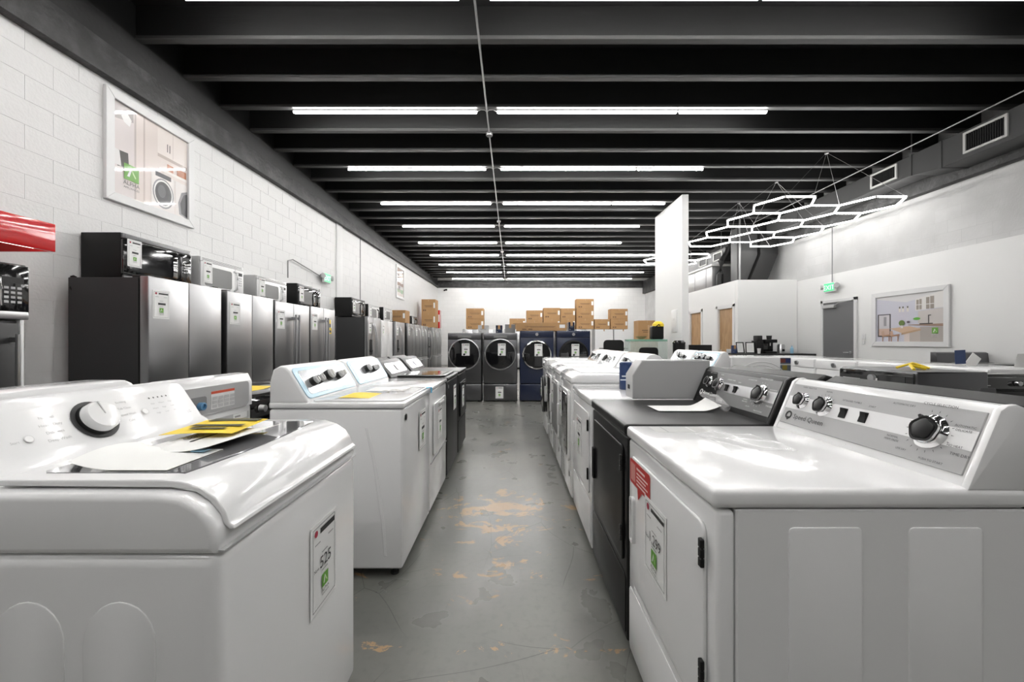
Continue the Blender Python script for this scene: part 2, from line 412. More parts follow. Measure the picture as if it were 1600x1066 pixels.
# hexagon pendant lights
def hex_light(centres, z, apexes, label, a=.5):
    t = thing('hexagon_light', label, 'light', (sum(c[0] for c in centres)/len(centres), sum(c[1] for c in centres)/len(centres), z), 0, 'hexagon pendant lights')
    ox, oy = t.location.x, t.location.y; E = {}; VV = {}
    for cx, cy in centres:
        q = [(round(cx+a*math.cos(PI/3*i), 2), round(cy+a*math.sin(PI/3*i), 2)) for i in range(6)]
        q = [min(VV, key=lambda v: (v[0]-p[0])**2+(v[1]-p[1])**2) if VV and min((v[0]-p[0])**2+(v[1]-p[1])**2 for v in VV) < .004 else p for p in q]
        for p in q: VV[p] = 1
        for i in range(6): E[tuple(sorted((q[i], q[(i+1) % 6])))] = 1
    for p, q in E:
        d = Vector((q[0]-p[0], q[1]-p[1], 0)); L = d.length; ang = math.atan2(d.y, d.x)
        b = B().box(.012, L-.012, -.013, .013, -.013, .013, .006, 2)
        b.build('light_tube', 'led_hex', t, Matrix.Translation((p[0]-ox, p[1]-oy, 0)) @ Matrix.Rotation(ang, 4, 'Z'))
    for v in VV:
        B().lathe([(0, -.016), (.017, -.016), (.017, .016), (0, .016)], seg=10).build('connector', 'white_plastic', t, Matrix.Translation((v[0]-ox, v[1]-oy, 0)))
    for ap, ends in apexes:
        for e in ends:
            v = min(VV, key=lambda q: (q[0]-e[0])**2+(q[1]-e[1])**2)
            B().tube([(ap[0]-ox, ap[1]-oy, JB-z), (v[0]-ox, v[1]-oy, 0)], .0025, 5).build('suspension_wire', 'galvanised', t)
        B().lathe([(0, -.02), (.03, -.02), (.03, 0), (0, 0)], seg=12).build('ceiling_hook', 'galvanised', t, Matrix.Translation((ap[0]-ox, ap[1]-oy, JB-z)))
    return t
s3 = .866
HC = [(4.75, 6.99+s3*k) for k in range(4)]+[(5.50, 7.42+s3*k) for k in range(3)]+[(6.25, 6.99+s3*k) for k in range(4)]
hex_light(HC, 3.637, [((5.23, 6.62), ((4.5, 6.56), (5.25, 6.99), (5.75, 7.0), (6.5, 6.56))), ((5.2, 7.83), ((4.25, 7.86), (5.0, 8.3), (5.75, 7.85), (6.5, 8.3))), ((5.14, 9.02), ((4.25, 9.59), (5.0, 9.1), (5.75, 9.6), (6.5, 9.9)))],
          'large white glowing honeycomb pendant of eleven hexagons in front of the duct')
hex_light([(4.38, 11.75), (5.13, 12.18), (5.36, 11.3)][:2]+[(5.13, 11.32)], 3.637, [((4.8, 11.42), ((4.0, 11.75), (5.4, 11.3), (5.4, 12.1)))],
          'small glowing hexagon pendant partly hidden behind the white partition')
# duct along right wall
du = thing('air_duct', 'painted grey rectangular air duct with vents along the right wall', 'duct', (6.65, 0, 0))
B().box(-.20, .21, YF+.1, 5.99, 3.86, 4.26, .006, 1).build('wide_section', 'duct_paint', du)
pr = [(5.99, 3.86), (6.44, 3.93), (6.44, 4.26), (5.99, 4.26)]
B().prism(pr, -.20, .21, 'x').build('reducer', 'duct_paint', du)
B().box(-.20, .14, 6.44, 10.1, 3.935, 4.26, .006, 1).build('narrow_section', 'duct_paint', du)
for y in (5.99, 6.44, 2.6, 9.0): B().box(-.212, .215 if y < 6.2 else .15, y-.018, y+.018, 3.853 if y < 6.2 else 3.925, 4.268, .004, 1).build('flange_or_lit_edge', 'duct_paint', du)
def vent(y0, y1, z0, z1):
    f = B(); f.M = frame((-.20, (y0+y1)/2, (z0+z1)/2), (0, -1, 0), (0, 0, 1)); a, h = (y1-y0)/2, (z1-z0)/2
    ring_prism(f, [(-a, -h), (a, -h), (a, h), (-a, h)], [(-a+.03, -h+.03), (a-.03, -h+.03), (a-.03, h-.03), (-a+.03, h-.03)], 0, .022)
    v = f.build('vent_frame', 'vent_metal', du)
    g = B(); g.M = frame((-.20, (y0+y1)/2, (z0+z1)/2), (0, -1, 0), (0, 0, 1)); g.box(-a+.03, a-.03, -h+.03, h-.03, 0, .004); g.build('vent_opening', 'black', v)
    sl = B().box(-.003, .003, -h+.03, h-.03, .003, .018).mesh('vent_slat', 'dark_grey')
    k = 16
    for i in range(k):
        link('vent_slat', sl, v, frame((-.20, (y0+y1)/2, (z0+z1)/2), (0, -1, 0), (0, 0, 1)) @ Matrix.Translation((-a+.03+(2*a-.06)*(i+.5)/k, 0, 0)))
vent(5.17, 5.68, 3.92, 4.22); vent(6.66, 7.15, 3.98, 4.23)
B().tube([(-.17, 6.46, 3.93), (-.17, 6.46, 4.7)], .008).build('hanger_rod', 'galvanised', du)
# office block in the corner, its roof gear
bx = B(); bx.box(5.5, 6.95, 9.7, 9.82, 0, 2.75, .004, 1); struct(bx.build('wall_office_front', 'drywall'))
side = B()
for y0, y1, z0, z1 in ((9.82, 9.89, 0, 2.75), (9.89, 10.64, 2.12, 2.75), (10.64, 11.55, 0, 2.75), (11.55, 12.31, 2.12, 2.75), (12.31, 15, 0, 2.75)): side.box(5.5, 5.62, y0, y1, z0, z1)
struct(side.build('wall_office_side', 'drywall'))
struct(B().box(5.62, 7.0, 9.82, 15, 2.62, 2.74).build('ceiling_office', 'drywall'))
struct(B().box(5.5, 7.0, 15, 15.12, 0, 2.75).build('wall_office_back', 'drywall'))
for i, (y0, y1) in enumerate(((9.89, 10.64), (11.55, 12.31))):
    d = struct(B().box(5.535, 5.58, y0+.03, y1-.03, .01, 2.09, .003, 1).build('door_%d' % (i+1), 'wood'))
    fr = B().box(5.485, 5.60, y0, y0+.03, 0, 2.12).box(5.485, 5.60, y1-.03, y1, 0, 2.12).box(5.485, 5.60, y0, y1, 2.09, 2.12)
    fr.box(5.48, 5.4995, y0-.06, y0+.005, 0, 2.18).box(5.48, 5.4995, y1-.005, y1+.06, 0, 2.18).box(5.48, 5.4995, y0-.06, y1+.06, 2.115, 2.18); fr.build('door_frame', 'frame_white', d)
    B().lathe([(0, 0), (.03, 0), (.012, .01), (.012, .04), (.028, .05), (.028, .07), (0, .078)], frame((5.535, y1-.10, 1.0), (0, 1, 0), (0, 0, 1)) @ Matrix.Rotation(PI, 4, 'Y'), 14).build('door_knob', 'silver', d)
# grey exit door on right wall
d = struct(B().box(6.925, 6.955, 8.06, 8.86, .01, 2.08, .004, 1).build('door_3', 'door_grey'))
fr = B().box(6.91, 6.949, 8.0, 8.06, 0, 2.15, .003, 1).box(6.91, 6.949, 8.86, 8.92, 0, 2.15, .003, 1).box(6.91, 6.949, 8.0, 8.92, 2.09, 2.15, .003, 1); fr.build('door_frame', 'frame_white', d)
B().box(6.86, 6.925, 8.50, 8.82, 1.97, 2.04, .006).tube([(6.88, 8.5, 2.02), (6.80, 8.3, 2.055), (6.91, 8.12, 2.09)], .008, 6).build('door_closer', 'light_grey', d)
B().lathe([(0, 0), (.028, 0), (.028, .012), (.01, .016), (.01, .05), (0, .05)], frame((6.925, 8.14, 1.02), (0, 1, 0), (0, 0, 1)) @ Matrix.Rotation(PI, 4, 'Y'), 14).box(6.86, 6.88, 8.12, 8.26, 1.01, 1.03, .005).build('door_handle', 'silver', d)
tag(B().box(6.935, 6.9495, 7.82, 7.90, 1.28, 1.40, .004).box(6.93, 6.936, 7.845, 7.875, 1.32, 1.37).box(6.935, 6.9495, 7.84, 7.90, 1.19, 1.26, .004).build('light_switch', 'frame_white'), 'white light switch plates beside the grey exit door', 'switch')
# tall white partition fin
struct(B().box(3.63, 3.77, 8.5, 10.1, 0, JB, .004, 1).build('wall_partition', 'drywall'))
tag(B().box(3.618, 3.63, 8.75, 9.05, 1.45, 1.95, .005).box(3.612, 3.62, 8.88, 8.94, 1.72, 1.78, .003).build('breaker_panel', 'frame_white'), 'flush white electrical panel on the tall white partition', 'panel')
# gear on the office roof
t = thing('trunk_duct', 'dark slanted trunk duct dropping onto the office roof', 'duct', (6.4, 10.8, 2.75))
for k, (ya, yb, za, zb) in enumerate(((0, .45, .55, 1.2),)):
    V = [(-.30, .0, 0), (.15, .0, 0), (.45, .0, .75), (.0, .0, .75)]
    B().prism([(q[0], q[2]) for q in V], -.55, .0, 'y', .004, 1).build('slanted_section', 'duct_black', t)
    B().box(.0, .45, -.55, 0, .75, 1.5, .004, 1).build('upright_section', 'duct_black', t)
    B().prism([(-.55, 0), (-.32, 0), (-.02, .75), (-.02, 1.45), (-.55, 1.45)], -.45, -.15, 'y', .004, 1).build('side_plenum', 'duct_paint', t)
t = thing('air_handler', 'grey sheet metal air handler standing on the office roof', 'air handler', (5.95, 12.0, 2.75))
B().box(-.3, .3, -.75, 1.3, .03, .62, .008).build('cabinet', 'galvanised', t)
B().box(-.33, .33, -.80, 1.35, .62, .68, .006).build('top_rail', 'vent_metal', t)
for y in (-.4, .3, .9): B().box(-.306, -.298, y-.01, y+.01, .05, .6).build('seam', 'mid_grey', t)
B().box(-.25, .25, -.7, 1.2, 0, .03).build('skid', 'black', t)
t = thing('roof_duct', 'grey duct with small vents high above the office roof', 'duct', (6.2, 12.6, 3.5))
B().box(-.2, .2, -1.4, 2.4, 0, .40, .006, 1).build('duct_body', 'duct_paint', t)
for y in (-1.0, -.1):
    f_ = B(); f_.M = frame((-.2, y, .22), (0, -1, 0), (0, 0, 1)); ring_prism(f_, [(-.25, -.12), (.25, -.12), (.25, .12), (-.25, .12)], [(-.21, -.09), (.21, -.09), (.21, .09), (-.21, .09)], 0, .02); vf = f_.build('vent_frame', 'vent_metal', t)
    f_ = B(); f_.M = frame((-.2, y, .22), (0, -1, 0), (0, 0, 1)); f_.box(-.21, .21, -.09, .09, 0, .004); f_.build('vent_opening', 'black', vf)
for y in (-.8, 1.2): B().tube([(0, y, .40), (0, y, 1.24)], .01, 6).build('hanger_rod', 'galvanised', t)
tag(B().tube([(5.75, 11.02, 2.76), (5.74, 11.0, 3.1), (5.78, 11.0, 3.45), (5.95, 11.0, 3.68), (6.05, 10.9, 3.95), (6.1, 10.85, 4.3)], .09, 14).build('flexible_duct', 'duct_black'), 'black flexible duct bending up from the office roof', 'duct')
tag(B().tube([(5.75, 10.05, 2.75), (5.75, 10.05, JB)], .02, 10).build('vertical_pipe', 'galvanised'), 'upright metal pipe rising from the office roof to the ceiling', 'pipe')
# framed posters
def poster(name, label, w, h, M, elems):
    t = thing(name, label, 'poster', M.to_translation(), 0, 'framed posters'); R = M.copy(); R.translation = (0, 0, 0)
    f = B(); f.M = R; b = .085; a, c = w/2, h/2
    def tr(x0, x1, y0, y1, cut):        # mitred rail
        f2 = B(); f2.M = R; f2.prism(cut, .0, .035, 'z', .004, 1); f2.build('frame_rail', 'frame_white', t)
    tr(0, 0, 0, 0, [(-a, c), (-a+b, c-b), (a-b, c-b), (a, c)]); tr(0, 0, 0, 0, [(-a, -c), (a, -c), (a-b, -c+b), (-a+b, -c+b)])
    tr(0, 0, 0, 0, [(-a, -c), (-a+b, -c+b), (-a+b, c-b), (-a, c)]); tr(0, 0, 0, 0, [(a, -c), (a, c), (a-b, c-b), (a-b, -c+b)])
    link('print', art_mesh('print', [('rect', -a+b*.9, a-b*.9, -c+b*.9, c-b*.9, elems[0])]+elems[1], 'print_gloss', .0002, .008), t, R)
    return t
def laundry():
    w, h = .445, .46; dk = (.03, .03, .035); wt = (.80, .76, .74); E = []
    E += [('rect', -w, w, -h, h, (.74, .66, .62)), ('rect', -w, -.22, -h, h, (.70, .64, .63)), ('rect', -.22, -.20, -h, h, (.5, .44, .42)), ('rect', -.12, -.10, -h, h, (.55, .47, .44))]
    E += [('poly', [(-w, h), (-.23, h), (-.23, .33), (-w, .28)], (.42, .38, .37)), ('poly', [(-.36, .34), (-.30, .40), (-.25, .34), (-.27, .27), (-.33, .29)], (.85, .84, .83))]
    E += [('rect', .05, w, .16, h, (.82, .75, .71)), ('rect', .245, .25, .17, h, (.55, .48, .45)), ('rect', .17, .18, .22, .31, dk), ('rect', .20, .21, .22, .31, dk)]
    E += [('rect', .05, w, .125, .16, (.50, .42, .38)), ('rect', .07, w, -.02, .01, (.88, .84, .80)), ('rect', .17, .25, .01, .085, (.40, .13, .05)), ('rect', .30, .43, .01, .09, (.42, .14, .05))]
    E += [('poly', [(-.42, -.02), (-.29, -.01), (-.28, -.16), (-.40, -.18)], (.05, .045, .04)), ('poly', [(-w, -.01), (-.38, -.02), (-.36, -.17), (-w, -.17)], (.75, .74, .73))]
    E += [('rect', -.03, .27, -h, -.06, wt), ('rect', .02, .22, -.10, -.05, dk), ('disc', .12, -.27, .135, .165, (.25, .25, .26)), ('disc', .12, -.27, .12, .148, (.78, .77, .76)), ('disc', .12, -.27, .105, .13, (.03, .03, .035)), ('disc', .10, -.25, .05, .07, (.10, .10, .11))]
    E += [('rect', .275, w, -h, -.06, wt), ('poly', [(w, -.13), (w, -h), (.33, -.43), (.315, -.30), (.36, -.17)], (.25, .25, .26)), ('poly', [(w, -.16), (w, -h+.02), (.36, -.42), (.345, -.30), (.39, -.19)], (.03, .03, .035))]
    return ((.74, .66, .62), E+logo(-.255, -.20, .16, (.08, .08, .08)))
def kitchen(w, h):
    dk = (.05, .045, .05); E = [('rect', -w, w, -h, h, (.60, .60, .68)), ('poly', [(-w, h), (w, h), (w, h-.02), (-.05*w, h-.14), (-w, h-.04)], (.70, .69, .70))]
    E += [('poly', [(-.95*w, -.78*h), (-.95*w, .22*h), (-.52*w, .22*h), (-.52*w, -.78*h)], dk), ('rect', -.91*w, -.56*w, -.72*h, .18*h, (.62, .60, .63)), ('rect', -.75*w, -.66*w, -.3*h, .1*h, (.30, .29, .31)), ('rect', -.91*w, -.56*w, -.72*h, -.42*h, (.60, .42, .34))]
    for x in (-.24, -.14, .0): E += [('rect', (x-.03)*w, (x+.03)*w, .27*h, .46*h, (.74, .71, .66)), ('rect', (x-.022)*w, (x+.022)*w, .42*h, .5*h, (.12, .11, .1))]
    E += [('poly', [(.22*w, .28*h), (.22*w, .74*h), (w, h), (w, .35*h)], (.76, .74, .72))]
    for x0, x1 in ((.25, .32), (.335, .40), (.52, .61), (.63, .73)): E += [('rect', x0*w, x1*w, .32*h, (.72+.25*(x0-.25))*h, (.32, .28, .24)), ('rect', x0*w, x1*w, .50*h, .53*h, (.70, .68, .66))]
    E += [('poly', [(.3*w, .25*h), (w, .33*h), (w, -.3*h), (.3*w, -.25*h)], (.60, .56, .54)), ('poly', [(.02*w, -.28*h), (w, -.28*h), (w, -.40*h), (.02*w, -.30*h)], (.33, .22, .16)), ('rect', .34*w, .7*w, -.29*h, -.24*h, (.08, .06, .05))]
    E += [('poly', [(.36*w, -.95*h), (.36*w, -.38*h), (w, -.41*h), (w, -h), (.36*w, -h)], (.42, .38, .35)), ('rect', -.1*w, .06*w, -h, -.55*h, (.72, .62, .58)), ('poly', [(.06*w, -h), (.06*w, -.5*h), (.36*w, -.4*h), (.36*w, -h)], (.52, .46, .42))]
    E += [('poly', [(-.55*w, -.42*h), (-.18*w, -.62*h), (.38*w, -.46*h), (.05*w, -.34*h)], (.64, .45, .31)), ('poly', [(-.18*w, -.62*h), (.38*w, -.46*h), (.38*w, -.53*h), (-.18*w, -.70*h)], (.50, .33, .20))]
    for x in (-.72, -.44): E += [('poly', [((x-.1)*w, -.55*h), ((x-.02)*w, -.5*h), ((x+.02)*w, -.72*h), ((x-.08)*w, -.75*h)], (.55, .36, .26)), ('poly', [((x-.06)*w, -.72*h), ((x+.2)*w, -.66*h), ((x+.2)*w, -.73*h), ((x-.04)*w, -.78*h)], (.45, .26, .16)), ('rect', (x-.07)*w, (x-.04)*w, -.98*h, -.75*h, (.38, .2, .12)), ('rect', (x+.14)*w, (x+.17)*w, -.98*h, -.70*h, (.38, .2, .12))]
    E += [('disc', -.17*w, -.2*h, .09*w, .12*h, (.12, .22, .06)), ('rect', -.2*w, -.13*w, -.42*h, -.3*h, (.80, .78, .76)), ('disc', .27*w, -.05*h, .10*w, .055*h, (.12, .45, .04)), ('disc', .03*w, -.17*h, .05*w, .05*h, (.15, .13, .16)), ('rect', .58*w, .60*w, -.25*h, .08*h, dk), ('rect', .60*w, .66*w, .05*h, .08*h, dk)]
    return ((.60, .60, .68), E+logo(.76*w, -.55*h, .20*h*1.15, (.8, .8, .8)))
poster('framed_poster', 'framed laundry room poster high on the left wall above the black microwave', 1.06, 1.09, frame((XL+.005, 4.34, 3.175), (0, 1, 0), (0, 0, 1)), laundry())
def tall_print():
    E = []
    cols = [(.30, .16, .10), (.72, .60, .52), (.55, .35, .25), (.82, .80, .78), (.25, .13, .08), (.70, .66, .62), (.20, .30, .12), (.6, .5, .45)]
    for i, c in enumerate(cols): E.append(('rect', -.40, .40, .46-.115*(i+1), .46-.115*i, c))
    for x, y, c in ((-.2, .2, (.1, .05, .03)), (.15, .05, (.85, .8, .75)), (-.1, -.2, (.08, .06, .05)), (.2, -.3, (.1, .3, .1))): E.append(('rect', x-.1, x+.1, y-.07, y+.07, c))
    return ((.7, .6, .55), E)
poster('framed_poster', 'small looking framed kitchen poster far along the left wall', 1.0, 1.13, frame((XL+.005, 13.9, 3.29), (0, 1, 0), (0, 0, 1)), tall_print())
poster('framed_poster', 'framed kitchen poster with wooden table on the right wall beside the grey door', 1.36, 1.0, frame((6.945, 6.98, 1.66), (0, -1, 0), (0, 0, 1)), kitchen(.60, .42))
# exit signs
def exit_sign(label, M, wall_dir, conduit=None):
    t = thing('exit_sign', label, 'exit sign', M.to_translation(), 0, 'green exit signs'); R = M.copy(); R.translation = (0, 0, 0)
    b = B(); b.M = R; b.box(-.15, .15, -.10, .10, -.05, .0, .012); b.build('housing', 'white_plastic', t)
    b = B(); b.M = R; b.box(-.135, .135, -.085, .085, 0, .004); b.build('face', 'exit_face', t)
    me = art_mesh('lettering', [('text', 'EXIT', 0, -.012, .145, (.8, 1, .85))], 'exit_letter', 0, .005); link('lettering', me, t, R)
    for s in (-1, 1):
        b = B(); b.M = R @ Matrix.Translation((s*.19, .02, -.02)) @ Matrix.Rotation(s*.6, 4, 'Y')
        b.lathe([(0, -.05), (.03, -.05), (.055, .03), (.05, .045), (0, .04)], seg=14); b.build('emergency_lamp', 'light_grey', t)
    if conduit:
        b = B(); b.tube(conduit, .009, 6); b.build('conduit', 'mid_grey', t)
    return t
exit_sign('green exit sign with conduit on the right wall above the grey door', frame((6.86, 8.62, 2.42), (0, -1, 0), (0, 0, 1)), 1, [(.07, 0, .1), (.07, 0, 1.3)])
exit_sign('green exit sign on the left wall behind the black microwave', frame((XL+.10, 8.25, 2.56), (0, 1, 0), (0, 0, 1)), -1, [(-.06, -.1, 0), (-.06, -1.2, .14), (-.09, -1.3, .10), (-.09, -1.3, -.2)])
tag(B().lathe([(0, 0), (.05, 0), (.05, .02), (.02, .03), (.02, .1), (0, .1)], frame((-3.45, YB, 3.95), (1, 0, 0), (0, 0, 1)), 12).tube([(-3.45, YB-.1, 3.95), (-3.52, YB-.28, 3.88)], .04, 8).build('security_camera', 'black'), 'tiny dark security camera in the far left corner below the beam', 'camera')
# ------------------------------------------------------------------ laundry machines (local: front at y=0 facing -y, x across, z up)
LEFT, RIGHT = PI/2, -PI/2          # faces +X / faces -X
def feet(t, w, d, h=.03):
    f = B().lathe([(0, 0), (.022, 0), (.022, .012), (.01, .014), (.01, h), (0, h)], seg=10).mesh('foot', 'rubber')
    for sx in (-1, 1):
        for y in (.06, d-.06): link('foot', f, t, Matrix.Translation((sx*(w/2-.06), y, 0)))
def screws(): pass
def console_frame(y0, z0, y1, z1): return frame((0, y0, z0), (1, 0, 0), (0, y1-y0, z1-z0)), math.hypot(y1-y0, z1-z0)
def ticks(F, elems, parent, name='printed_legend'): return link(name, art_mesh(name, elems, 'print', .0001, .0004), parent, F)
def sq_knob(parent, F, x, v, r):
    """chrome skirt with chunky black grip"""
    M = F @ Matrix.Translation((x, v, 0))
    k = B().lathe([(0, 0), (r, 0), (r, .005), (r*.86, .010), (r*.72, .014), (0, .014)], seg=28).build('knob', 'chrome', parent, M)
    g = B(); out = []
    for i in range(40):
        a = 2*PI*i/40; rr = r*(.72+.035*math.cos(5*a)); out.append((rr*math.cos(a+.4), rr*math.sin(a+.4)))
    g.prism(out, .010, .022, 'z', .004, 2); g.build('grip_ring', 'black_satin', k)
    g = B(); ring_prism(g, [(q[0]*1.04, q[1]*1.04) for q in out], [(q[0]*.86, q[1]*.86) for q in out], .018, .024); g.build('grip_bezel', 'chrome', k)
    g = B(); g.prism([(q[0]*.80, q[1]*.80) for q in out], .019, .026, 'z', .003, 2); g.build('grip_cap', 'black_satin', k)
    for i in range(5):
        g = B(); a = 2*PI*i/5+.4+PI/5; g.M = Matrix.Rotation(a, 4, 'Z'); g.box(r*.56, r*.68, -.0035, .0035, .010, .022, .001, 1); g.build('grip_groove', 'black_satin', k)
    g = B(); g.M = Matrix.Rotation(2.2, 4, 'Z'); g.box(r*.6, r*1.02, -.004, .004, .008, .020, .002, 1); g.build('pointer', 'black_satin', k)
    return k
def speed_dryer(label, loc, white=True, price='', sticker=False):
    t = thing('clothes_dryer', label, 'dryer', loc, RIGHT, 'machines in the right row'); w, d, H = .683, .715, .918
    bodym, topm = ('white_enamel', 'white_enamel') if white else ('black_satin', 'black_satin')
    feet(t, w, d)
    B().box(-w/2+.002, w/2-.002, .046, d, .03, .870, .004, 1).build('cabinet', bodym, t)
    B().box(-w/2, w/2, 0, .044, .03, .868, .012, 3).build('front_panel', bodym, t)
    B().box(-w/2-.003, w/2+.003, -.010, d, .872, H, .014, 4).build('top', topm, t)
    for s in (-1, 1):                                    # pressed side panels
        for y0, y1 in ((.165, .335), (.44, .61)):
            b = B(); b.M = frame((s*(w/2-.002), 0, 0), (0, 1, 0), (0, 0, 1)) if s > 0 else frame((s*(w/2-.002), 0, 0), (0, -1, 0), (0, 0, 1))
            a0, a1 = (y0, y1) if s > 0 else (-y1, -y0)
            b.prism(rrect(a0, a1, .08, .83, .012, 3), -.004, .003, 'z', .0028, 2); b.build('pressed_panel', bodym, t)
    dr = B(); dr.M = front(0, 0); dr.prism(rrect(-.285, .300, .335, .820, .03, 5), 0, .010, 'z', .005, 3); dr = dr.build('door', bodym, t)
    hb = B(); hb.M = front(-.245, .585, -.010); ring_prism(hb, rrect(-.018, .018, -.085, .085, .010, 4), rrect(-.010, .010, -.075, .075, .006, 4), 0, .012); hb.build('door_handle', 'white_plastic' if white else 'black', dr)
    hb = B(); hb.M = front(-.245, .585, -.010); hb.prism(rrect(-.010, .010, -.075, .075, .006, 4), 0, .001, 'z'); hb.build('handle_recess', 'mid_grey' if white else 'black', dr)
    for z in (.75, .46):
        h = B(); h.M = front(.298, z, -.010)
        for i in range(3): h.box(-.008, .008, -.034+.023*i, -.012+.023*i, 0, .010, .002, 1)
        h.build('hinge', 'black' if white else 'dark_grey', t)
    lp = B(); lp.M = front(0, 0); lp.prism(rrect(-.325, .325, .05, .295, .02, 4), 0, .004, 'z', .003, 2); lp.build('lower_panel', bodym, t)
    # control console
    cm = 'white_enamel' if white else 'black_satin'
    prof = [(.578, H-.004), (.585, H+.012), (.655, 1.094), (.668, 1.106), (.69, 1.108), (.712, 1.10), (.713, H-.004)]
    co = B().prism(prof, -w/2+.008, w/2-.008, 'x', .002, 1).build('console', cm, t)
    F, L = console_frame(.5835, H+.012, .6535, 1.094)
    fm = 'panel_grey' if white else 'mid_grey'
    b = B(); b.M = F; b.box(-.318, .318, .012, L-.006, -.002, .0022, .001, 1); fp = b.build('fascia', fm, co)
    b = B(); b.M = F; b.box(-.318 if white else -.10, .318, .072, .122, .0, .0030); b.build('light_band', 'white_plastic' if white else 'silver', co)
    if not white:
        b = B(); b.M = F; b.prism([(-.318, .012), (-.10, .012), (-.13, .06), (-.20, .17), (-.318, .17)], 0, .0027, 'z'); b.build('dark_corner', 'black', co)
    for s in (-1, 1): B().prism([(q[0]-.004 if q[0] < .66 else q[0], q[1]+(.003 if q[1] > 1 else 0)) for q in prof], s*w/2-(.018 if s > 0 else 0), s*w/2+(.018 if s < 0 else 0), 'x', .005, 2).build('end_cap', cm, co)
    sq_knob(co, F, -.245, .110, .032); sq_knob(co, F, -.140, .105, .036); sq_knob(co, F, .215, .098, .046)
    for x in (-.055, .02):
        b = B(); b.M = F; b.box(x-.013, x+.013, .080, .114, .002, .006, .001, 1).prism([(.084, .006), (.112, .006), (.112, .012), (.098, .007)], x-.010, x+.010, 'x'); b.build('rocker_switch', 'black_satin', co)
    ik = (.05, .05, .05) if white else (.75, .75, .75); E = [('rect', -.001, .001, .001, .0015, ik)]
    E += [('text', 'Speed Queen', -.185, .045, .026, ik), ('text', 'CYCLE SELECTION', .215, .172, .010, ik), ('text', 'FABRIC SELECTOR', -.235, .163, .008, ik), ('text', 'SIGNAL', -.14, .160, .008, ik), ('text', 'EXTENDED TUMBLE', -.04, .140, .008, ik), ('text', 'START', .035, .135, .008, ik),
          ('text', 'AUTOMATIC DRY', .125, .158, .008, ik), ('text', 'TIME DRY', .300, .056, .010, ik), ('text', 'AUTOMATIC', .288, .128, .008, ik), ('text', 'DELICATE', .288, .117, .008, ik), ('text', 'NORMAL', .13, .062, .008, ik), ('text', 'PERM PRESS', .13, .052, .008, ik), ('text', 'LESS DRY', .165, .034, .007, ik), ('text', 'PUSH TO START', .245, .024, .008, ik), ('text', 'NO HEAT', .283, .075, .008, ik)]
    for i in range(16):                                   # dial marks
        a = math.radians(-200+i*20); E.append(('poly', [(.215+math.cos(a)*.053, .098+math.sin(a)*.053), (.215+math.cos(a+.04)*.053, .098+math.sin(a+.04)*.053), (.215+math.cos(a+.02)*.060, .098+math.sin(a+.02)*.060)], ik))
    for i in range(8):
        a = math.radians(20+i*20); E.append(('poly', [(-.14+math.cos(a)*.040, .105+math.sin(a)*.040), (-.14+math.cos(a+.06)*.040, .105+math.sin(a+.06)*.040), (-.14+math.cos(a+.03)*.047, .105+math.sin(a+.03)*.047)], ik))
    ticks(F @ Matrix.Translation((0, 0, .0028)), E, co)
    q = B(); q.M = F @ Matrix.Translation((-.283, .046, .0030))
    ring_prism(q, [(.016*math.cos(2*PI*i/20), .016*math.sin(2*PI*i/20)) for i in range(20)], [(.010*math.cos(2*PI*i/20), .010*math.sin(2*PI*i/20)) for i in range(20)], 0, .001)
    q.box(-.002, .003, -.020, -.006, 0, .001); q.build('emblem', 'dark_grey' if white else 'white_plastic', co)
    if price is not None: price_tag(t, front(-.02, .61, -.0115), price, .19, .245)
    if sticker:
        R_, P_ = (.50, .02, .015), (.85, .6, .58)
        out = rrect(-.11, .11, -.045, .045, .012, 4)
        st = [('poly', out, R_), ('poly', [(-.02, -.045), (.03, -.045), (-.015, -.085)], R_), ('rect', -.098, -.045, -.033, .033, (.62, .25, .22)), ('rect', -.03, .06, .022, .030, P_)]
        for i in range(4): st.append(('rect', -.03, .09-.02*(i % 2), .006-.013*i, .012-.013*i, P_))
        link('speech_bubble_sticker', art_mesh('sticker', st, 'print', .0001, .0006), t, front(-.175, .765, -.0115))
    return t
def curved_console(t, w, H, prof, mat, cap=None):
    co = B().prism(prof, -w/2+.004, w/2-.004, 'x', .012, 3).build('console', mat, t); return co
def round_knob(parent, F, x, v, r, h, mat, cap, n=24):
    k = B().lathe([(0, 0), (r, 0), (r, h*.55), (r*.9, h*.62), (0, h*.62)], seg=n).build('knob', mat, parent, F @ Matrix.Translation((x, v, 0)))
    B().lathe([(0, h*.6), (r*.86, h*.6), (r*.84, h*.92), (r*.74, h), (0, h)], seg=n).box(-r*.12, r*.12, -r*.75, r*.75, h*.9, h*1.12, .002, 1).build('knob_cap', cap, k); return k
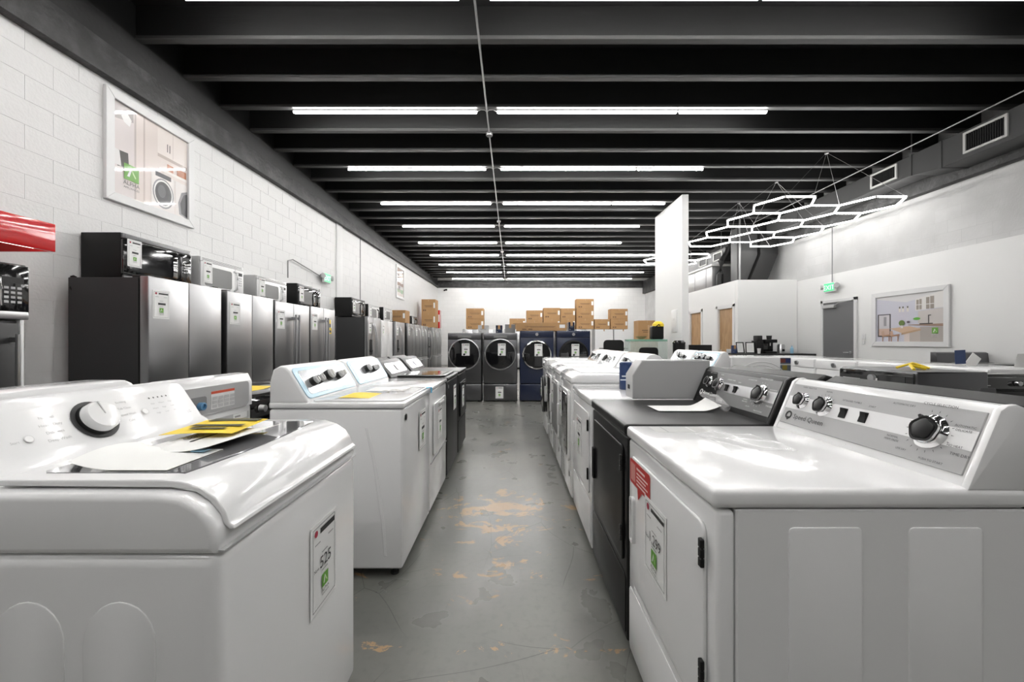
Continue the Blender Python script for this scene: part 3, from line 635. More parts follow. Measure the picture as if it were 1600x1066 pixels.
def top_load_white(label, loc, rz, dryer=False, dark=False, price='', name=None, film=True, group='machines in the left row'):
    """tall console washer or dryer pair with five knobs"""
    t = thing(name or ('clothes_dryer' if dryer else 'washing_machine'), label, 'dryer' if dryer else 'washer', loc, rz, group); w, d, H = .686, .71, .93
    bm_ = 'black_satin' if dark else 'white_enamel'
    feet(t, w, d, .05)
    B().box(-w/2, w/2, .004, d, .05, .895, .014, 3).build('cabinet', bm_, t)
    B().box(-w/2-.001, w/2+.001, -.006, d, .899, H, .010, 3).build('top', bm_, t)
    for s in (-1, 1):
        for pts in ([(.10, .12), (.115, .30), (.16, .62), (.20, .80), (.185, .80), (.14, .62), (.095, .30), (.085, .12)], [(.30, .10), (.31, .35), (.36, .62), (.44, .80), (.43, .80), (.345, .62), (.295, .35), (.285, .10)]):
            b = B(); b.M = frame((s*(w/2-.001), 0, 0), (0, s, 0), (0, 0, 1)); b.prism([(s*q[0], q[1]) for q in pts], 0, .004, 'z', .002, 1); b.build('side_swage', bm_, t)
    if dryer:
        dr = B(); dr.M = front(0, 0); dr.prism(rrect(-.26, .26, .42, .80, .03, 5), 0, .012, 'z', .006, 3); dr = dr.build('door', bm_, t)
        h = B(); h.M = front(.0, .775, -.012); h.prism(rrect(-.10, .10, -.012, .012, .008, 4), 0, .014, 'z', .004, 2); h.build('door_handle', 'light_grey' if not dark else 'black', dr)
        B().box(-w/2+.01, w/2-.01, -.004, .004, .385, .389).build('panel_seam', 'mid_grey' if not dark else 'black', t)
    else:
        if dark:
            lid = B(); lid.prism(rrect(-.31, .31, .03, .47, .05, 5), H-.002, H+.016, 'z', .008, 3); lid = lid.build('lid', 'black_satin', t)
            g = B(); g.prism(rrect(-.24, .24, .08, .43, .04, 5), H+.014, H+.0175, 'z', .001, 1); g.build('lid_window', 'dark_glass', lid)
        else:
            lid = B(); lid.prism(rrect(-.31, .31, .012, .50, .03, 4), H-.002, H+.010, 'z', .005, 2); lid.build('lid', bm_, t)
        e = B(); e.M = front(-.285, .845, -.0); e.lathe([(0, 0), (.017, 0), (.017, .003), (0, .003)], seg=16); e.build('badge', 'black' if not dark else 'silver', t)
    hc = 1.125 if not dark else 1.08
    prof = [(.50, H-.004), (.512, H+.02), (.60, hc-.03), (.625, hc-.008), (.655, hc), (.69, hc-.02), (.708, hc-.08), (.71, H-.004)]
    co = curved_console(t, w, H, prof, 'white_plastic' if not dark else 'black_satin')
    F, L = console_frame(.510, H+.02, .598, hc-.03)
    if not dark:
        b = B(); b.M = F; b.prism(rrect(-.325, .325, -.004, L+.016, .03, 5), -.001, .004, 'z', .002, 1); b.build('film_border', 'film_blue' if film else 'white_plastic', co)
        b = B(); b.M = F; b.prism(rrect(-.285, .29, .018, L-.004, .02, 5), .002, .0065, 'z', .002, 1); fp = b.build('fascia', 'film_silver', co)
        for x, v, r in (((-.205, .085, .026), (-.135, .09, .026), (.0, .105, .034), (.12, .09, .024), (.17, .095, .024)) if not dryer else ((-.06, .10, .032), (.06, .09, .024), (.115, .09, .024))):
            round_knob(co, F @ Matrix.Translation((0, 0, .006)), x, v, r, .042, 'black_satin', 'light_grey')
        ticks(F @ Matrix.Translation((0, 0, .0068)), [('rect', -.001, .001, 0, .001, G_)]+[('rect', x, x+.03, v, v+.003, G_) for x, v in ((-.24, .13), (-.15, .14), (-.02, .155), (.1, .14), (.2, .14), (.03, .05))]+[('text', 'Whirlpool', -.24, .03, .018, G_)], co)
    else:
        b = B(); b.M = F; b.prism(rrect(-.27, .27, .006, L-.004, .02, 4), -.001, .004, 'z', .002, 1); b.build('fascia', 'film_silver', co)
        b = B(); b.M = F; b.prism(rrect(-.04, .05, .03, L-.03, .01, 3), .003, .012, 'z', .003, 1); b.build('control_dial', 'silver', co)
    if price is not None: price_tag(t, front(.10 if not dryer else -.05, .70 if not dryer else .63, -.0025 if not dryer else -.0135), price, .17, .24)
    return t
def arch_washer(label, loc, rz):
    """big agitator washer with arched side pressings, glass lid and one large dial"""
    t = thing('washing_machine', label, 'washer', loc, rz, 'machines in the left row'); w, d = .696, .715
    feet(t, w, d)
    B().box(-w/2, w/2, .004, d, .03, .838, .028, 4).build('cabinet', 'white_enamel', t)
    tc = [(.012, .834), (.008, .846), (.008, .868), (.016, .895), (.038, .925), (.078, .948), (.12, .953), (.56, .955), (d, .955), (d, .834)]
    B().prism(tc, -w/2, w/2, 'x', .030, 4).build('top_cover', 'white_enamel', t)
    B().box(-w/2+.012, w/2-.012, -.001, .012, .8365, .8395).build('seam', 'light_grey', t)
    for s in (-1, 1):
        for c in (.195, .375, .555):
            b = B(); b.M = frame((s*(w/2-.001), 0, 0), (0, s, 0), (0, 0, 1))
            pts = [(s*(c-.072), .10), (s*(c+.072), .10)]+[(s*(c+.072*math.cos(PI*i/12)), .66+.085*math.sin(PI*i/12)) for i in range(13)]
            b.prism(pts, -.004, .0035, 'z', .003, 2)
            b.build('arched_pressing', 'white_enamel', t)
    # waterfall lid folding down over the front
    def bow(x): return .020-.030*(1-(x/.33)**2)
    lp_ = [(.480, .973), (.14, .973), (.10, .970), (.062, .958), (.030, .936), (.010, .908), (.004, .890), (.000, .884), (-.006, .880), (-.008, .874), (.002, .872), (.016, .884), (.022, .904), (.042, .928), (.070, .948), (.12, .957), (.480, .960)]
    lid = B().prism(lp_, -.318, .318, 'x', .006, 3).build('lid', 'white_enamel', t)
    inn = [(-.275+.55*i/20, .118+bow(-.275+.55*i/20)*.8) for i in range(21)]+[(.275, .425), (.262, .44), (-.262, .44), (-.275, .425)]
    B().prism(inn, .970, .9745, 'z', .001, 1).build('lid_glass', 'lid_glass', lid)
    prof = [(.500, .955), (.545, .966), (.575, .985), (.640, 1.082), (.660, 1.103), (.685, 1.112), (.705, 1.10), (d, 1.04), (d, .955)]
    co = B().prism(prof, -w/2+.002, w/2-.002, 'x', .014, 3).build('console', 'white_enamel', t)
    F, L = console_frame(.575, .985, .640, 1.082)
    r = B().lathe([(.058, 0), (.0595, .002), (.057, .003), (.050, .003)], F @ Matrix.Translation((.0, .058, .0005)), 36).build('dial_ring', 'dark_grey', co)
    k = B().lathe([(0, 0), (.046, 0), (.044, .026), (.040, .031), (0, .033)], seg=36).build('dial', 'white_enamel', co, F @ Matrix.Translation((0, .058, .002)))
    B().box(-.0015, .0015, .0, .040, .031, .034).build('dial_mark', 'light_grey', k)
    B().lathe([(.046, 0), (.049, .0), (.047, .010), (.046, .010)], seg=36).build('dial_collar', 'black_satin', k)
    g = (.40, .40, .40); E = [('rect', 0, .001, 0, .001, g)]
    for i, (s, v) in enumerate((('Normal', .090), ('Heavy Duty', .068), ('Delicates', .046), ('Deep Wash', .024))): E.append(('text', s, -.105, v, .011, g))
    for i, (s, v) in enumerate((('Bedding', .100), ('Tub Clean', .078), ('Speed Wash', .056), ('Cold', .034))): E.append(('text', s, .095, v, .010, g))
    for i in range(5): E.append(('disc', .19+.016*i, .098, .003, .003, (.1, .1, .1)))
    for r_ in range(3):
        for c in range(4): E.append(('text', ('Hot', 'Warm', 'High', 'Low')[(r_+c) % 4], .19+.032*c, .076-.018*r_, .008, g))
    E += [('disc', -.165, .04, .010, .010, (.62, .62, .62)), ('disc', -.165, .04, .008, .008, (.80, .80, .80)), ('text', 'Start', -.195, .036, .009, g), ('disc', .15, .055, .011, .011, (.62, .62, .62)), ('disc', .15, .055, .009, .009, (.80, .80, .80)), ('text', 'LG', .30, .022, .014, g)]
    ticks(F, E, co)
    price_tag(t, front(.09, .585, .0015), '525', .165, .265)
    return t
def papers_on_arch(lx, ly, z):
    """loose sheets on the near left lid; world coordinates"""
    o = B().sheet(lambda u, v: (-.985+.19*u-.02*v, 1.11+.20*v+.02*u, z+.020+.004*math.sin(3*u)+.002*v*v), 8, 8).build('energy_guide', 'yellow')
    tag(o, 'yellow energy guide sheet lying on the near left washer lid', 'paper')
    E = [('rect', -.09, .09, -.11, .11, (.85, .62, .03)), ('rect', -.075, .075, .06, .095, (.05, .045, .01)), ('rect', -.075, .075, -.02, .005, (.05, .045, .01)), ('rect', -.05, .05, -.06, -.04, (.05, .045, .01))]
    link('printed_lines', art_mesh('lines', E[1:], 'print', .0001, .0012), o, Matrix.Translation((-.895, 1.22, z+.0255)) @ Matrix.Rotation(.05, 4, 'Z'))
    o = B().sheet(lambda u, v: (-.955+.20*u+.03*v, .99+.26*v, z+.006+.014*max(0, u-.5)**2*4+.003*v), 10, 8).build('price_sheet', 'paper'); tag(o, 'white price sheet curling on the near left washer lid', 'paper')
    link('printed_lines', art_mesh('lines', [('rect', -.05, .05, .0, .004, K_), ('text', '2480', .0, -.03, .03, K_), ('rect', -.05, .05, -.055, -.052, K_)], 'print', .0001, .0012), o, Matrix.Translation((-.875, 1.13, z+.0085)) @ Matrix.Rotation(-PI/2, 4, 'Z'))
    o = B().sheet(lambda u, v: (-.965+.215*u, .865+.17*v, z+.002+.030*max(0, .45-u)**2*3+.012*math.sin(PI*v)*(1-u)), 12, 8).build('leaflet', 'paper'); tag(o, 'white leaflet with a curled corner on the near left washer lid', 'paper')
    tag(B().box(-.80, -.765, .99, 1.012, z+.007, z+.0085).build('tape_strip', 'pale_blue'), 'pale blue tape strip on the leaflet of the near left washer', 'tape')
def front_load(name, label, loc, rz, mat='stainless_dark', h=.99, w=.686, d=.76, ped=0, ring='chrome', door_r=.235, cy=.52, panel='dark_glass', price='', group=None, cat='washer', big=False, rw=.045):
    t = thing(name, label, cat, loc, rz, group)
    if ped:
        B().box(-w/2, w/2, .01, d, .02, ped-.008, .008, 2).build('pedestal', mat, t)
        p = B(); p.M = front(0, ped/2, .01); p.prism(rrect(-w/2+.01, w/2-.01, -ped/2+.03, ped/2-.02, .012, 3), 0, .012, 'z', .004, 2); p.build('pedestal_drawer', mat, t)
    feet(t, w, d, .02)
    z0 = ped if ped else .02
    B().box(-w/2, w/2, .02, d, z0, h, .016, 3).build('cabinet', mat, t)
    b = B(); b.M = front(0, 0, .02); b.prism(rrect(-w/2+.006, w/2-.006, z0+.01, h-.145, .02, 4), 0, .012, 'z', .006, 3); b.build('front_panel', mat, t)
    b = B(); b.M = front(0, h-.075, .02); b.prism(rrect(-w/2+.006, w/2-.006, -.062, .062, .012, 4), 0, .018, 'z', .006, 3); pn = b.build('control_panel', panel, t)
    c = B().lathe([(0, 0), (.032, 0), (.030, .022), (0, .024)], front(.0 if not big else .0, h-.075, .002), 20).build('control_dial', 'silver', pn) if not big else B().box(-.14, .14, -.004, .004, h-.10, h-.055, .003, 1).build('display', 'mid_grey', pn)
    D = front(0, cy, .008)
    r = B().lathe([(door_r-rw, 0), (door_r, 0), (door_r+.006, .02), (door_r-.004, .038), (door_r-rw+.008, .042), (door_r-rw, .030)], D, 40).build('door_ring', ring, t)
    B().lathe([(0, .052), (door_r*.5, .046), (door_r-rw+.004, .030), (door_r-rw+.004, 0), (0, 0)], D, 40).build('door_glass', 'dark_glass', r)
    h_ = B(); h_.M = D; h_.box(-door_r-.005, -door_r+.022, -.05, .05, .03, .052, .006, 2); h_.build('door_handle', ring, r)
    for s in (-1, 1):
        for c in (.2, .38, .56):
            b = B(); b.M = frame((s*(w/2-.001), 0, 0), (0, s, 0), (0, 0, 1))
            b.prism([(s*q[0], q[1]) for q in rrect(c-.065, c+.065, z0+.12, h-.12, .02, 3)], -.003, .0035, 'z', .003, 1); b.build('side_pressing', mat, t)
    if price is not None: price_tag(t, front(.03, cy+.10, -.042), price, .16, .25)
    return t
def rect_dryer(label, loc, rz, group='machines in the right row', dark_door=True, price='', name='clothes_dryer', cat='dryer'):
    """tall white dryer with glass rectangular door and sloped rear console"""
    t = thing(name, label, cat, loc, rz, group); w, d, H = .686, .74, .975
    feet(t, w, d); B().box(-w/2, w/2, .01, d, .03, .925, .02, 3).build('cabinet', 'white_enamel', t)
    B().prism([(.012, .922), (.002, .94), (.012, .968), (.06, .995), (.10, 1.0), (d, 1.0), (d, .922)], -w/2, w/2, 'x', .018, 3).build('top', 'white_enamel', t)
    lid = B(); lid.prism(rrect(-.27, .27, .10, .48, .05, 5), .996, 1.008, 'z', .005, 2); lid.build('top_panel', 'white_plastic', t)
    dr = B(); dr.M = front(0, 0, .01); dr.prism(rrect(-.29, .29, .30, .86, .05, 6), 0, .020, 'z', .008, 3); dr = dr.build('door', 'white_enamel', t)
    g = B(); g.M = front(0, 0, .01); g.prism(rrect(-.245, .255, .34, .83, .04, 5), .016, .025, 'z', .003, 2); g.build('door_glass', 'dark_glass' if dark_door else 'mid_grey', dr)
    g = B(); g.M = front(-.255, .58, -.008); g.prism(rrect(-.018, .018, -.10, .10, .012, 4), 0, .026, 'z', .006, 2); g.build('door_handle', 'white_plastic', dr)
    B().box(.22, .26, .004, .012, .18, .22, .002, 1).build('badge', 'mid_grey', t)
    prof = [(.50, .998), (.52, 1.01), (.60, 1.13), (.625, 1.15), (.66, 1.155), (.70, 1.14), (d, 1.10), (d, .998)]
    co = B().prism(prof, -w/2+.01, w/2-.01, 'x', .016, 3).build('console', 'white_enamel', t)
    F, L = console_frame(.52, 1.01, .60, 1.13)
    b = B(); b.M = F; b.prism(rrect(-.29, .29, .01, L-.008, .02, 4), -.001, .003, 'z', .002, 1); b.build('fascia', 'film_silver', co)
    round_knob(co, F @ Matrix.Translation((0, 0, .003)), -.05, L/2, .038, .035, 'chrome', 'black_satin')
    for x in (-.2, .16):
        b = B(); b.M = F; b.box(x-.05, x+.05, L*.25, L*.8, .002, .006, .001, 1); b.build('display', 'black_gloss', co)
    if price is not None: price_tag(t, front(-.12, .72, -.0165), price, .15, .24)
    return t
# ------------------------------------------------------------------ refrigerators, microwaves, ranges, cartons
def fridge(label, loc, w=.84, h=1.82, style='flat', side='fridge_side', door='stainless', price='', d=.70, rz=LEFT, group='refrigerators along the left wall', lean=False):
    t = thing('refrigerator', label, 'refrigerator', loc, rz, group)
    feet(t, w, d, .03); B().box(-w/2+.004, w/2-.004, .095, d, .03, h-.012, .006, 2).build('cabinet', side, t)
    B().box(-w/2+.01, w/2-.01, .075, .096, .06, h-.03).build('door_gasket', 'black', t)
    def dr(x0, x1, z0, z1, nm='door'):
        return B().box(x0, x1, 0, .078, z0, z1, .008, 3).build(nm, door, t)
    split = .70 if style != 'side' else .06
    hm = 'silver'
    if style in ('flat', 'french_pro', 'french_drawer', 'curved'):
        L, R_ = dr(-w/2, -.003, split+.004, h), dr(.003, w/2, split+.004, h)
        if style == 'flat': dr(-w/2, -.003, .08, split-.004, 'lower_door'); dr(.003, w/2, .08, split-.004, 'lower_door')
        else:
            Dw = dr(-w/2, w/2, .08, split-.004, 'freezer_drawer')
            B().tube([(-w*.40, -.055, split-.08), (w*.40, -.055, split-.08)], .013, 10).box(-w*.38, -w*.36, -.05, .002, split-.09, split-.07).box(w*.36, w*.38, -.05, .002, split-.09, split-.07).build('drawer_handle', hm, Dw)
        if style in ('french_pro', 'french_drawer'):
            for D_, s in ((L, -1), (R_, 1)):
                hb = B().tube([(s*.045, -.060, split+.12), (s*.045, -.060, h-.16)], .014, 12)
                for z in (split+.17, h-.21): hb.box(s*.045-.014, s*.045+.014, -.058, .002, z-.018, z+.018, .003, 1)
                hb.build('bar_handle', hm, D_)
        if style == 'curved':
            for D_, s in ((L, -1), (R_, 1)):
                pts = [(s*.04, .002-.075*math.sin(PI*i/10)**.6, split+.06+(h-split-.16)*i/10) for i in range(11)]
                B().tube(pts, .013, 10).build('curved_handle', hm, D_)
    elif style == 'side':
        L, R_ = dr(-w/2, -.06, split, h), dr(-.054, w/2, split, h)
        for D_, x in ((L, -.10), (R_, -.015)):
            pts = [(x, .002-.07*math.sin(PI*i/10)**.6, .55+1.1*i/10) for i in range(11)]
            B().tube(pts, .013, 10).build('curved_handle', hm, D_)
        g = B(); g.M = front(-w*.30, 1.12); g.prism(rrect(-.085, .085, -.17, .17, .02, 4), -.001, .004, 'z', .002, 1); g = g.build('dispenser', 'black_gloss', L)
        g2 = B(); g2.M = front(-w*.30, 1.04); g2.lathe([(0, 0), (.03, 0), (.02, .04), (0, .045)], seg=12); g2.build('dispenser_lever', 'dark_grey', g)
    for s in (-1, 1): B().box(s*(w/2-.05)-.035, s*(w/2-.05)+.035, .02, .16, h-.012, h+.012, .005, 1).build('hinge_cover', 'dark_grey', t)
    B().box(-w/2+.02, w/2-.02, .08, .09, .02, .075).build('kick_plate', 'black', t)
    if price is not None: price_tag(t, front(-w*.36, h-.24, -.0015), price, .17, .25)
    return t
FX = -3.13
def fr(y0, w, label, **k): return fridge(label, (FX, y0+w/2, 0), w, **k)
f1 = fr(3.43, .86, 'flat four-door stainless refrigerator nearest the camera, black microwave on top', h=1.82)
f2 = fr(4.38, .84, 'flat stainless refrigerator with a white microwave on it, second from the camera', h=1.81)
f3 = fr(5.27, .88, 'stainless refrigerator with two upright bar handles, third from the camera', style='french_pro', h=1.79, door='stainless')
f4 = fr(6.20, .84, 'stainless refrigerator with bar handles, freezer drawer and yellow label', style='french_drawer', h=1.80)
g = B(); g.M = front(.26, 1.36, -.0015); o = link('energy_label', art_mesh('energy_label', [('rect', -.055, .055, -.12, .12, (.80, .60, .03)), ('disc', 0, .02, .035, .035, K_), ('rect', -.04, .04, -.1, -.06, K_), ('rect', .03, .055, -.02, .12, W_)]), f4, front(.22, 1.50, -.0015)); g.bm.free()
f5 = fr(8.66, .84, 'stainless side by side refrigerator with ice dispenser and dark grey flank', style='side', h=1.79)
f6 = fr(9.56, .88, 'white refrigerator with french doors between the stainless ones', style='flat', side='white_plastic', door='white_enamel', h=1.76)
f7 = fr(10.75, .88, 'stainless refrigerator standing just past the white one', style='side', h=1.78)
nth = ['first', 'second', 'third', 'fourth', 'fifth', 'sixth']
proto = fr(12.0, .88, 'stainless refrigerator with curved handles, first of the far line', style='curved', h=1.79)
for i in range(1, 6):
    if i == 3: fr(12.0+.95*i, .84, 'dark stainless refrigerator, fourth of the far line', style='side', door='stainless_dark', h=1.77)
    else: copy_tree(proto, None, (FX, 12.44+.95*i, 0), LEFT, 'stainless refrigerator with curved handles, %s of the far line' % nth[i])
B().lathe([(0, 0), (.02, 0), (.02, .05), (0, .06)], seg=10).tube([(0, 0, 0), (-.03, 0, -.05), (-.01, -.02, -.10)], .008, 6).build('hinge_clip', 'black', f1, Matrix.Translation((-.40, .68, 1.77)))

def microwave(label, loc, w=.76, h=.41, d=.38, body='black', face='black_gloss', rz=LEFT, kind='otr', price='', handle='black'):
    t = thing('microwave_oven', label, 'microwave', loc, rz, 'microwaves')
    B().box(-w/2, w/2, .02, d, 0, h, .006, 2).build('casing', body, t)
    b = B(); b.M = front(0, 0, .02); b.prism(rrect(-w/2+.002, w/2*.55, .03, h-.055 if kind == 'otr' else h-.01, .012, 3), 0, .022, 'z', .005, 2); dr = b.build('door', face, t)
    b = B(); b.M = front(0, 0, .02); b.prism(rrect(-w/2+.06, w/2*.40, .075, h-.10, .03, 5), .018, .0235, 'z', .002, 1); b.build('door_window', 'dark_glass' if 'white' not in face else 'mid_grey', dr)
    b = B(); b.M = front(0, 0, .02); b.prism(rrect(w/2*.56, w/2-.002, .03, h-.055 if kind == 'otr' else h-.01, .010, 3), 0, .022, 'z', .004, 2); cp = b.build('control_panel', face if 'white' in face else 'black_gloss', t)
    b = B(); b.M = front(0, 0, .02); b.box(w/2*.62, w/2*.92, h-.13, h-.09, .02, .0235, .001, 1); b.build('display', 'dark_grey', cp)
    me = B().box(-.012, .012, -.008, .008, .02, .0235, .002, 1).mesh('key', 'light_grey')
    for r in range(4):
        for c in range(3): link('key', me, cp, front(w/2*.77+(c-1)*.034, h-.16-.03*r, .02))
    hy = w/2*.50
    B().tube([(hy, -.002, .06), (hy, -.045, .085), (hy, -.050, h/2), (hy, -.045, h-.115), (hy, -.002, h-.09)], .012, 10).build('door_handle', handle, dr)
    if kind == 'otr':
        g = B(); g.M = front(0, h-.027, .02); g.prism(rrect(-w/2+.002, w/2-.002, -.024, .024, .006, 3), 0, .018, 'z', .004, 2); g = g.build('vent_grille', face if 'white' in face else 'stainless_dark', t)
        me = B().box(-w/2+.03, w/2-.03, -.002, .002, .016, .0195).mesh('grille_slot', 'mid_grey')
        for r in range(3): link('grille_slot', me, g, front(0, h-.036+.011*r, .02))
        B().box(-w/2+.01, w/2-.01, .0, .02, 0, .028, .005, 1).build('bottom_rail', 'stainless_dark' if 'white' not in face else face, t)
    if price is not None: price_tag(t, front(-w*.36, h*.58, -.0055), price, .14, .25)
    return t
MX = -3.52
def mw(y0, w, z, label, **k): return microwave(label, (MX, y0+w/2, z), w, **k)
mw(3.60, .77, 1.832, 'large black over-range microwave on the nearest refrigerator', handle='stainless_dark')
mw(4.50, .72, 1.822, 'white over-range microwave with round grey window on second refrigerator', body='light_grey', face='white_plastic', handle='white_plastic', h=.40)
mw(5.50, .72, 1.802, 'white boxy microwave on the bar-handled refrigerator', body='light_grey', face='white_enamel', handle='white_plastic', h=.37)
mw(6.55, .76, 1.812, 'black microwave below the green exit sign', h=.40, handle='black_gloss')
mw(8.76, .78, 1.802, 'black microwave on the side by side refrigerator', h=.42, handle='black_gloss')
mw(9.80, .76, 1.772, 'black microwave with white front on the white refrigerator', body='black', face='white_plastic', handle='black', h=.40)
mw(10.95, .76, 1.792, 'white fronted microwave with black casing past the white refrigerator', body='black', face='white_plastic', handle='white_plastic', h=.40)
mw(14.0, .76, 1.802, 'small looking black microwave far along the refrigerator line', h=.34)
# display tower at the left edge
t = thing('oven_tower', 'dark grey display cabinet carrying a microwave at the left edge', 'cabinet', (-3.20, 2.24, 0), LEFT)
B().box(-.37, .35, .02, .70, .0, 1.39, .006).build('body', 'fridge_side', t); B().box(.352, .372, .0, .70, 0, 1.395, .004).build('side_panel', 'frame_white', t)
d_ = B().box(-.36, .345, -.004, .018, .06, 1.37, .005).build('door', 'dark_grey', t); B().tube([(.30, -.05, .8), (.30, -.05, 1.3)], .012).box(.29, .31, -.05, 0, .82, .85).box(.29, .31, -.05, 0, 1.25, 1.28).build('handle', 'silver', d_)
t = microwave('black built-in microwave with chrome handle under the red canopy', (-3.20, 2.26, 1.397), .76, .36, .42, handle='chrome', kind='plain', price=None)
B().box(-.375, .375, -.004, .02, 0, .05, .004).build('trim_band', 'stainless', t)
t = thing('red_canopy', 'glossy red canopy with a light under it on the left wall', 'canopy', (-3.30, 2.15, 1.90), LEFT)
B().box(-.75, .73, 0, .02, 0, .20, .003).build('front_panel', 'red', t); B().box(-.75, .73, .02, .61, .18, .20).build('top_panel', 'red', t); B().box(.71, .73, .02, .61, 0, .18).build('end_panel', 'red', t); B().box(-.75, -.73, .02, .61, 0, .18).build('end_panel', 'red', t)
B().box(-.68, .66, .05, .08, .01, .03, .004).build('lamp_tube', 'hood_led', t)
B().box(-.5, .6, .35, .60, -.10, -.002, .004).build('bracket', 'mid_grey', t)

# ---- left row of laundry machines
LXF = -.575
arch_washer('white washer with arched side pressings and big dial, nearest on the left', (LXF, 1.13, 0), LEFT)
papers_on_arch(0, 0, .9745)
top_load_white('white washer with five knobs and blue film border, in the left row', (LXF, 2.445, 0), LEFT, price='')
top_load_white('white dryer next to the five-knob washer in the left row', (LXF, 3.15, 0), LEFT, dryer=True, price='')
top_load_white('black washer with glass lid in the left row', (LXF, 3.885, 0), LEFT, dark=True, price='')
top_load_white('black dryer at the far end of the left row', (LXF, 4.62, 0), LEFT, dryer=True, dark=True, price='')
zt = .942
tag(B().sheet(lambda u, v: (-.96+.17*u, 2.20+.22*v, zt+.001+.002*math.sin(5*u)), 6, 6).build('energy_guide', 'yellow'), 'yellow energy guide sheet on the five-knob white washer', 'paper')
tag(B().sheet(lambda u, v: (-.80+.16*u, 2.36+.20*v, zt+.002+.006*math.sin(6*u+3*v)**2), 10, 10).build('manual_bag', 'clear_film'), 'crumpled clear manual bag on the five-knob white washer', 'bag')
tag(B().sheet(lambda u, v: (-.92+.24*u, 2.50+.20*v, zt+.002+.003*u*v), 6, 6).build('price_sheet', 'paper'), 'white sheet lying on the five-knob white washer', 'paper')
tag(B().box(-.602, -.574, 2.775, 2.815, .930, .9325).box(-.5665, -.5645, 2.775, 2.815, .893, .9325).build('tape_strip', 'blue_tape'), 'blue tape joining the white washer and dryer tops', 'tape')
# second left row, standing back to back and facing away
t = thing('washing_machine', 'white washer seen from behind with inlet valves and warning label', 'washer', (-2.06, 1.815, 0), RIGHT)
feet(t, .52, .70); B().box(-.26, .26, .01, .70, .03, .93, .012).build('cabinet', 'white_enamel', t)
B().box(-.24, .24, .698, .704, .12, .90, .002).build('back_plate', 'panel_grey', t)
co = B().prism([(.52, .93), (.60, 1.07), (.64, 1.095), (.69, 1.09), (.71, 1.05), (.71, .93)], -.26, .26, 'x', .012, 3).build('console', 'white_enamel', t)
BK = frame((0, .711, 0), (-1, 0, 0), (0, 0, 1))
b = B(); b.M = BK; b.prism(rrect(-.235, .225, .935, 1.055, .02, 4), -.002, .0025, 'z', .001, 1); bp = b.build('rear_panel', 'panel_grey', co)
b = B(); b.M = BK; b.prism(rrect(-.20, -.06, .955, 1.015, .012, 3), .002, .004, 'z'); b.build('valve_recess', 'mid_grey', bp)
for x, mm in ((-.16, 'red_valve'), (-.10, 'blue_valve')):
    b = B(); b.M = BK @ Matrix.Translation((x, .975, .003)); b.lathe([(0, 0), (.017, 0), (.017, .02), (.011, .022), (.011, .012), (0, .012)], seg=14); b.build('inlet_valve', mm, bp)
link('warning_label', art_mesh('warning_label', [('rect', -.075, .075, -.04, .04, (.75, .75, .74)), ('rect', -.075, .075, .028, .04, (.6, .08, .03))]+[('rect', -.07+.037*(i % 4), -.04+.037*(i % 4), -.035+.018*(i//4), -.021+.018*(i//4), (.5, .5, .5)) for i in range(12)]), bp, BK @ Matrix.Translation((.04, .990, .003)))
link('data_label', art_mesh('data_label', [('rect', -.05, .05, -.014, .014, W_), ('rect', -.04, .0, -.004, .004, G_)]), t, frame((-.17, .7045, .885), (-1, 0, 0), (0, 0, 1)))
t = thing('washing_machine', 'white washer standing behind the near arched washer', 'washer', (-2.07, 1.12, 0), RIGHT)
feet(t, .686, .70); B().box(-.343, .343, .01, .70, .03, .93, .012).build('cabinet', 'white_enamel', t)
pts = [(-.343, .93)]+[(-.343+.06*(1-math.cos(PI/2*i/5)), 1.06+.06*math.sin(PI/2*i/5)) for i in range(6)]+[(.343-.06*(1-math.cos(PI/2*i/5)), 1.06+.06*math.sin(PI/2*i/5)) for i in range(5, -1, -1)]+[(.343, .93)]
B().prism(pts, .56, .70, 'y', .012, 2).build('console', 'white_enamel', t); B().box(-.30, .30, .03, .48, .929, .945, .006).build('lid', 'white_enamel', t)
